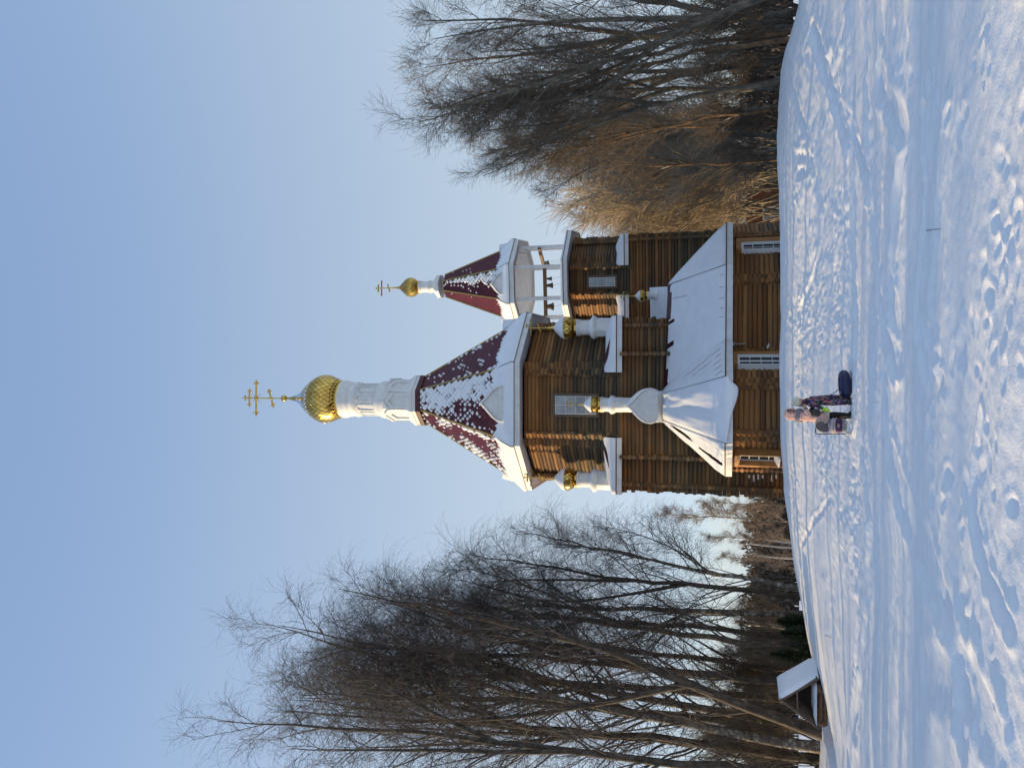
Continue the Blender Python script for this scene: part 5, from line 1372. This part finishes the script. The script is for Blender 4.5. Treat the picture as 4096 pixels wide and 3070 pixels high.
# woman in the pink hooded jacket
wb = Z(1800, 1150); wm = thing('person', (wb.x, wb.y, gzp(wb)), 'person in pale pink hooded jacket and dark trousers standing behind the sledge pushchair', 'person')
W_ = [(Z(1210,1180), (.125,.10)), (Z(1020,1190), (.12,.095)), (Z(800,1185), (.135,.10)), (Z(670,1172), .085), (Z(590,1160), .055), (Z(500,1148), .088), (Z(430,1150), .080),
      (Z(1300,1150,-.03), .085), (Z(1540,1150,-.05), .062), (Z(1735,1155,-.05), .048), (fz(1790,1152,-.05,.035), .042), (fz(1800,1080,-.08,.03), .034),
      (Z(1300,1205,.05), .085), (Z(1550,1195,.08), .062), (Z(1740,1190,.08), .048), (fz(1790,1188,.08,.035), .042), (fz(1800,1120,.08,.03), .034),
      (Z(705,1130,-.12), .062), (Z(880,1165,-.20), .052), (Z(800,1060,-.20), .040), (Z(765,1005,-.17), .030),
      (Z(705,1150,.14), .062), (Z(850,1120,.20), .052), (Z(800,1030,.14), .040), (Z(760,985,.10), .030)]
We = [(0,1),(1,2),(2,3),(3,4),(4,5),(5,6),(0,7),(7,8),(8,9),(9,10),(10,11),(0,12),(12,13),(13,14),(14,15),(15,16),(3,17),(17,18),(18,19),(19,20),(3,21),(21,22),(22,23),(23,24)]
skin('body', W_, We, M['black_cloth'], wm)
J = [(Z(1285,1190), (.18,.14)), (Z(1180,1190), (.185,.14)), (Z(1000,1200), (.20,.14)), (Z(820,1200), (.20,.14)), (Z(690,1180), (.14,.12)), (Z(612,1162), .075),
     (Z(720,1135,-.12), .08), (Z(880,1170,-.20), .072), (Z(800,1065,-.20), .056), (Z(778,1020,-.18), .046), (Z(720,1150,.14), .08), (Z(850,1120,.20), .07), (Z(800,1035,.14), .056), (Z(775,1000,.11), .046)]
jk = skin('jacket', J, [(0,1),(1,2),(2,3),(3,4),(4,5),(4,6),(6,7),(7,8),(8,9),(4,10),(10,11),(11,12),(12,13)], M['pink_jacket'], wm, root=3)
b = MB(); c = Z(648, 1168); superell(b, c, .165, .145, .125, .85); b.build('yoke', M['grey_jacket'], wm, smooth=True)
b = MB(); superell(b, Z(1235, 1190), .165, .135, .075, .6); b.build('jacket_hem', M['beige_cloth'], wm, smooth=True)
for zx, zy, dy in ((758, 990, -.17), (750, 968, .10)):                       # hands: palm, four fingers and a thumb
    b = MB(); c = Z(zx, zy, dy); superell(b, c, .040, .018, .035, .8, 12, 8)
    for k, (L, oz) in enumerate(((.058, .026), (.066, .010), (.062, -.007), (.050, -.023))):
        q = c+Vector((.03, 0, oz)); b.tube([q, q+Vector((L*.5, -.004, -.004)), q+Vector((L*.85, -.012, -.018))], [.0095, .0088, .0065], 6)
    q = c+Vector((0, -.015, .025)); b.tube([q, q+Vector((.026, -.02, .022)), q+Vector((.046, -.026, .018))], [.011, .010, .008], 6)
    b.build('hand', M['skin_tone'], wm, smooth=True)
hc = Z(470, 1150); fdir = Vector((.86, -.50, -.05)).normalized(); fs = fdir.cross(Vector((0,0,1))).normalized(); fu = fs.cross(fdir)
b = MB(); P = []                                                            # head with a face, inside the hood
for i in range(15):
    v = -math.pi/2+math.pi*i/14; row = []
    for j in range(20):
        u = 2*math.pi*j/20; x, y_, z_ = math.cos(v)*math.cos(u), math.cos(v)*math.sin(u), math.sin(v)
        jaw = 1-.22*max(0, -z_)
        row.append(hc+fdir*(.092*x)+fs*(.076*y_*jaw)+fu*(.112*z_))
    P.append(row)
b.grid(P, closed=True); nz = hc+fdir*.092
b.tube([nz+fu*.03-fdir*.006, nz+fu*.005+fdir*.010, nz-fu*.018+fdir*.018, nz-fu*.024-fdir*.004], [.006,.009,.013,.008], 8)
b.ball(hc+fdir*.082-fu*.062, .018, 8, sq=(.8,.8,.9)); b.build('head', M['skin_tone'], wm, smooth=True)
b = MB()
for s_ in (-1, 1): b.ball(nz+fu*.022+fs*s_*.030-fdir*.012, .009, 8)
b.build('eye', M['dark_bag'], wm, smooth=True)
b = MB(); b.tube([nz-fu*.048+fs*.022-fdir*.013, nz-fu*.050-fdir*.002, nz-fu*.048-fs*.022-fdir*.013], .005, 6); b.build('mouth', plain('lip', (.45,.16,.14), .5), wm)
b = MB(); P = []                                                            # hood: open shell round the face with a thick rim
for i in range(13):
    t = i/12; th = math.pi*(.30+.70*t); row = []
    for j in range(24):
        a = 2*math.pi*j/24; rr2 = math.sin(th)
        row.append(hc+Vector((0,0,.008))+fdir*(math.cos(th)*.135*(1 if t > .3 else 1.05))+fs*math.cos(a)*rr2*.128+fu*math.sin(a)*rr2*(.145 if math.sin(a) > 0 else .155))
    P.append(row)
b.grid(P, closed=True); rim = [p for p in P[0]]
hd = b.build('hood', M['pink_jacket'], wm, smooth=True)
b = MB(); b.tube(rim+[rim[0]], .026, 8); b.build('hood_trim', M['pink_jacket'], hd, smooth=True)
b = MB(); superell(b, Z(1015, 1105, -.15), .095, .05, .10, .75); b.tube([Z(930,1075,-.17), Z(800,1105,-.17), Z(690,1150,-.15), Z(660,1200,-.1)], .012, 6); b.tube([Z(985,1190,-.13), Z(900,1260,-.1), Z(820,1320,0)], .010, 6)
bg = b.build('shoulder_bag', M['dark_bag'], None, smooth=True); tag(bg, 'round dark shoulder bag hanging at the front of the pink jacket', 'bag')
# the other person, in a patterned snowsuit
kb = Z(1800, 830); kd = thing('person', (kb.x, kb.y, gzp(kb)), 'person in a dark multicoloured snowsuit, cream hat and neon-green mittens, facing the pink jacket', 'person')
K_ = [(Z(1190,835), (.165,.13)), (Z(1000,830), (.165,.13)), (Z(860,825), (.165,.13)), (Z(775,850), .085), (Z(725,868), .055), (Z(660,880), .085), (Z(600,872), .08),
      (Z(1290,790,.05), .098), (Z(1500,785,.06), .080), (Z(1700,785,.06), .070), (fz(1780,785,.06,.05), .055), (fz(1800,850,.03,.04), .042),
      (Z(1290,868,-.05), .098), (Z(1490,868,-.06), .080), (Z(1700,870,-.06), .070), (fz(1780,870,-.06,.05), .055), (fz(1800,945,-.08,.04), .042),
      (Z(840,880,-.13), .070), (Z(1010,930,-.17), .060), (Z(1150,1005,-.17), .048), (Z(1200,1032,-.17), .038),
      (Z(840,880,.13), .070), (Z(960,980,.16), .058), (Z(900,1060,.14), .046), (Z(880,1090,.12), .036)]
skin('body', K_, We, M['suit'], kd)
b = MB(); mc = Z(1235, 1036, -.17); superell(b, mc, .038, .030, .052, .8, 14, 10)
dn = Vector((-.25, -.1, -1)).normalized()
for k, ox in enumerate((-.024, -.008, .008, .023)):
    q = mc+dn*.035+Vector((ox*.6, ox, 0)); L = (.050, .062, .058, .044)[k]; b.tube([q, q+dn*L*.6, q+dn*L+Vector((-.012, 0, .004))], [.014, .013, .010], 7)
q = mc+Vector((.02, -.02, .01)); b.tube([q, q+Vector((.035, -.01, -.015)), q+Vector((.045, -.012, -.045))], [.014, .013, .010], 7); b.lathe(Vector((mc.x+.012, mc.y, mc.z+.030)), [(.040, 0), (.046, .012), (.046, .035), (.040, .045)], 14)
b.build('mitten', M['neon_mitten'], kd, smooth=True)
b = MB(); mc = Z(872, 1100, .11); superell(b, mc, .045, .028, .036, .8, 14, 10)
for k, oz in enumerate((.022, .007, -.008, -.022)): b.tube([mc+Vector((-.03, 0, oz)), mc+Vector((-.065, 0, oz-.004)), mc+Vector((-.085+.005*k, .01, oz-.014))], [.013, .012, .009], 7)
b.tube([mc+Vector((0,-.02,.02)), mc+Vector((-.03,-.03,.04)), mc+Vector((-.055,-.03,.038))], [.013, .012, .009], 7); b.build('mitten', M['neon_mitten'], kd, smooth=True)
h2 = Z(650, 876); f2 = Vector((-.85, .15, -.35)).normalized(); s2 = f2.cross(Vector((0,0,1))).normalized(); u2 = s2.cross(f2)
b = MB(); P = []
for i in range(13):
    v = -math.pi/2+math.pi*i/12; P.append([h2+f2*(.092*math.cos(v)*math.cos(2*math.pi*j/18))+s2*(.078*math.cos(v)*math.sin(2*math.pi*j/18))+u2*(.105*math.sin(v)) for j in range(18)])
b.grid(P, closed=True); n2_ = h2+f2*.092; b.tube([n2_+u2*.025, n2_-u2*.005+f2*.010, n2_-u2*.018+f2*.014], [.006, .009, .011], 7); hd2 = b.build('head', M['skin_tone'], kd, smooth=True)
b = MB()
for s_ in (-1, 1): b.ball(n2_+u2*.02+s2*s_*.028-f2*.010, .008, 8)
b.build('eye', M['dark_bag'], kd, smooth=True)
b = MB(); b.tube([n2_-u2*.042+s2*.02-f2*.012, n2_-u2*.044, n2_-u2*.042-s2*.02-f2*.012], .005, 6); b.build('mouth', M['lip'], kd)
b = MB(); superell(b, Z(745, 940, -.04), .045, .05, .055, 1.0); b.build('hair', M['brown_hair'], kd, smooth=True)
b = MB(); P = []
for i in range(10):
    th = math.pi*.60*(1-i/9); P.append([h2+Vector((.012,0,.028))+u2*(math.cos(th)*.120)+f2*(math.sin(th)*math.cos(2*math.pi*j/20)*.115-.012)+s2*(math.sin(th)*math.sin(2*math.pi*j/20)*.105)+Vector((0,0,.008*vn1(j*1.3+i))) for j in range(20)])
b.grid(P, closed=True); b.ball(h2+u2*.135+Vector((.01,0,.02)), .042, 10); b.build('hat', M['cream_hat'], kd, smooth=True)
# navy tube with strap handles
def nd_vor(nt):
    v = nd(nt, 'ShaderNodeTexVoronoi'); v.inputs['Scale'].default_value = 11; tc = nd(nt, 'ShaderNodeTexCoord'); nt.links.new(tc.outputs['Object'], v.inputs['Vector']); return v.outputs['Distance']
M['tube'] = mat('navy_vinyl', (.010,.012,.060), .32, spec=.5, fn=lambda nt, b: nt.links.new(ramp(nt, nd_vor(nt), [(.045, (.55,.58,.70)), (.075, (.010,.012,.060))]), b.inputs['Base Color']))
tc_ = Z(1680, 485, .10); g0 = gzp(tc_); tb = thing('snow_tube', (tc_.x, tc_.y, g0), 'navy blue inflated snow tube with dark strap handles lying behind the snowsuit', 'snow tube')
b = MB(); P = []
for i in range(40):
    a = 2*math.pi*i/40; row = []
    for j in range(16):
        t = 2*math.pi*j/16; rr2 = .185+.112*math.cos(t); z_ = .118+.115*math.sin(t)*(1 if math.sin(t) > 0 else .98)
        row.append((tc_.x+rr2*1.12*math.cos(a), tc_.y+rr2*math.sin(a), g0+z_+.04*math.cos(a)*.4+.01))
    P.append(row)
P.append(P[0]); b.grid(P, closed=True); b.lathe((tc_.x, tc_.y, g0), [(.001, .09), (.12, .09)], 20, cap=False); b.build('ring', M['tube'], tb, smooth=True)
for zy in (355, 555):
    p = Z(1570, zy, .02); b = MB(); b.tube([p+Vector((-.07, 0, -.03)), p+Vector((-.055, -.01, .025)), p+Vector((0, -.015, .042)), p+Vector((.055, -.01, .025)), p+Vector((.07, 0, -.03))], .010, 6); b.build('strap_handle', M['black_cloth'], tb)
b = MB(); b.tube([Z(1570, 575, .02), Z(1500, 600, 0), Z(1430, 660, 0), Z(1330, 715, .0), Z(1230, 770, 0.02)], .009, 6); b.build('tow_strap', M['black_cloth'], tb)
# pushchair on runners
plain('hood_cloth', (.21,.19,.205), .7, .15); plain('lilac_cloth', (.36,.29,.38), .7, .2); plain('plum_cloth', (.065,.022,.075), .7, .2); plain('ash_cloth', (.24,.24,.26), .7); plain('cream_trim', (.55,.49,.40), .8)
M['runner'] = mat('pale_runner', (.62,.62,.58), .4, metal=.3)
pb_ = Z(1840, 1400, -.12); gp_ = gzp(pb_); pr_ = thing('sledge_pushchair', (pb_.x, pb_.y, gp_), 'pushchair on sledge runners with a grey hood and plum foot cover', 'pushchair')
dyy = -.15
b = MB()
b.tube([Z(1862,1225,dyy+.28), Z(1400,1228,dyy+.26), Z(1040,1236,dyy+.26), Z(1010,1262,dyy+.26), Z(1008,1545,dyy+.26), Z(1040,1575,dyy+.26), Z(1400,1572,dyy+.26), Z(1862,1568,dyy+.28)], .012, 8); b.build('push_handle', M['dark_metal'], pr_, smooth=R(60))
b = MB(); P = []; hcn = Z(1345, 1398, dyy)
for i in range(11):                                                         # folding hood: quarter dome
    th = math.pi/2*i/10; row = []
    for j in range(17):
        a = math.pi*j/16; w_2 = .150; row.append(hcn+Vector((-w_2*math.cos(a)*(1-.08*i/10), .24*math.sin(th)-.02, (.05+.275*math.sin(a)**.75*(1-.25*(1-math.cos(th)))))))
    P.append(row)
b.grid(P); arc = P[0]; ho = b.build('canopy', M['hood_cloth'], pr_, smooth=True)
b = MB(); b.tube(arc, .013, 6); b.tube(P[5], .008, 5); b.build('canopy_trim', M['cream_trim'], ho, smooth=True)
b = MB(); P = [[hcn+Vector((-.135*math.cos(math.pi*j/16)*k, .05+.1*(1-k), .03+.255*math.sin(math.pi*j/16)**.75*k)) for j in range(17)] for k in (1, .66, .33, .02)]; b.grid(P); b.build('lining', M['hood_cloth'], pr_, smooth=True)
b = MB(); superell(b, Z(1420, 1392, dyy+.02), .172, .15, .105, .62); b.build('seat_cover', M['lilac_cloth'], pr_, smooth=True)
for zx in (1385, 1445):
    b = MB(); P = [[Z(zx, 1392, dyy+.02)+Vector((-.176*math.cos(math.pi*j/14), -.152*math.sin(math.pi*j/14)**.6, .05*math.sin(math.pi*j/14)-.02)) for j in range(15)]]; b.tube(P[0], .012, 6); b.build('cover_piping', M['cream_trim'], pr_, smooth=True)
b = MB(); superell(b, Z(1520, 1388, dyy-.06), .150, .13, .075, .5); fc = b.build('foot_cover', M['plum_cloth'], pr_, smooth=True)
b = MB()
for zx, zy, a in ((1500, 1365, .5), (1500, 1400, -.4), (1535, 1380, .2), (1515, 1420, .6)):
    p = Z(zx, zy, dyy-.195); b.beam(p-Vector((.018*math.cos(a), 0, .018*math.sin(a))), p+Vector((.018*math.cos(a), 0, .018*math.sin(a))), .012, .012)
b.build('emblem', M['cream_trim'], fc)
b = MB(); superell(b, Z(1612, 1392, dyy-.05), .145, .13, .050, .5); b.build('foot_end', M['ash_cloth'], pr_, smooth=True)
for zy in (1240, 1560):
    b = MB(); p0_ = Z(1850, zy, dyy); z_ = gp_+.022
    b.tube([(p0_.x, p0_.y+.36, z_), (p0_.x, p0_.y, z_), (p0_.x, p0_.y-.22, z_+.005), (p0_.x, p0_.y-.32, z_+.06), (p0_.x, p0_.y-.34, z_+.13)], .020, 8); b.build('runner', M['runner'], pr_, smooth=True)
b = MB()
for dq in (-.1, .2):
    a, c = Z(1780, 1240, dyy+dq), Z(1780, 1560, dyy+dq); a.z = c.z = gp_+.10; b.tube([a, c], .012, 8); b.tube([a, Vector((a.x, a.y, gp_+.02))], .010, 6); b.tube([c, Vector((c.x, c.y, gp_+.02))], .010, 6)
    m1, m2 = Z(1660, 1290, dyy+dq*.6), Z(1660, 1510, dyy+dq*.6); b.tube([a, m1], .010, 6); b.tube([c, m2], .010, 6); b.tube([a, m2], .007, 6); b.tube([c, m1], .007, 6)
b.build('chassis', M['runner'], pr_)
# the thin bare twigs that stick out of the snow
for px, lab in ((((3306, 2542), (3318, 2544), (3322, 2548), (3329, 2547)), 'short dark twig lying on the shaded snow slope at the left'), (((3695, 922), (3722, 919), (3752, 916)), 'thin dark twig lying on the open snow at the right')):
    pts = []
    for V, y in px:
        X, Y = gp(V, y); pts.append((X, Y, ground_z(X, Y)+.012))
    b = MB(); b.tube(pts, [.0035]*len(pts), 5); tag(b.build('fallen_twig', M['bark_dark'], None), lab, 'twig')
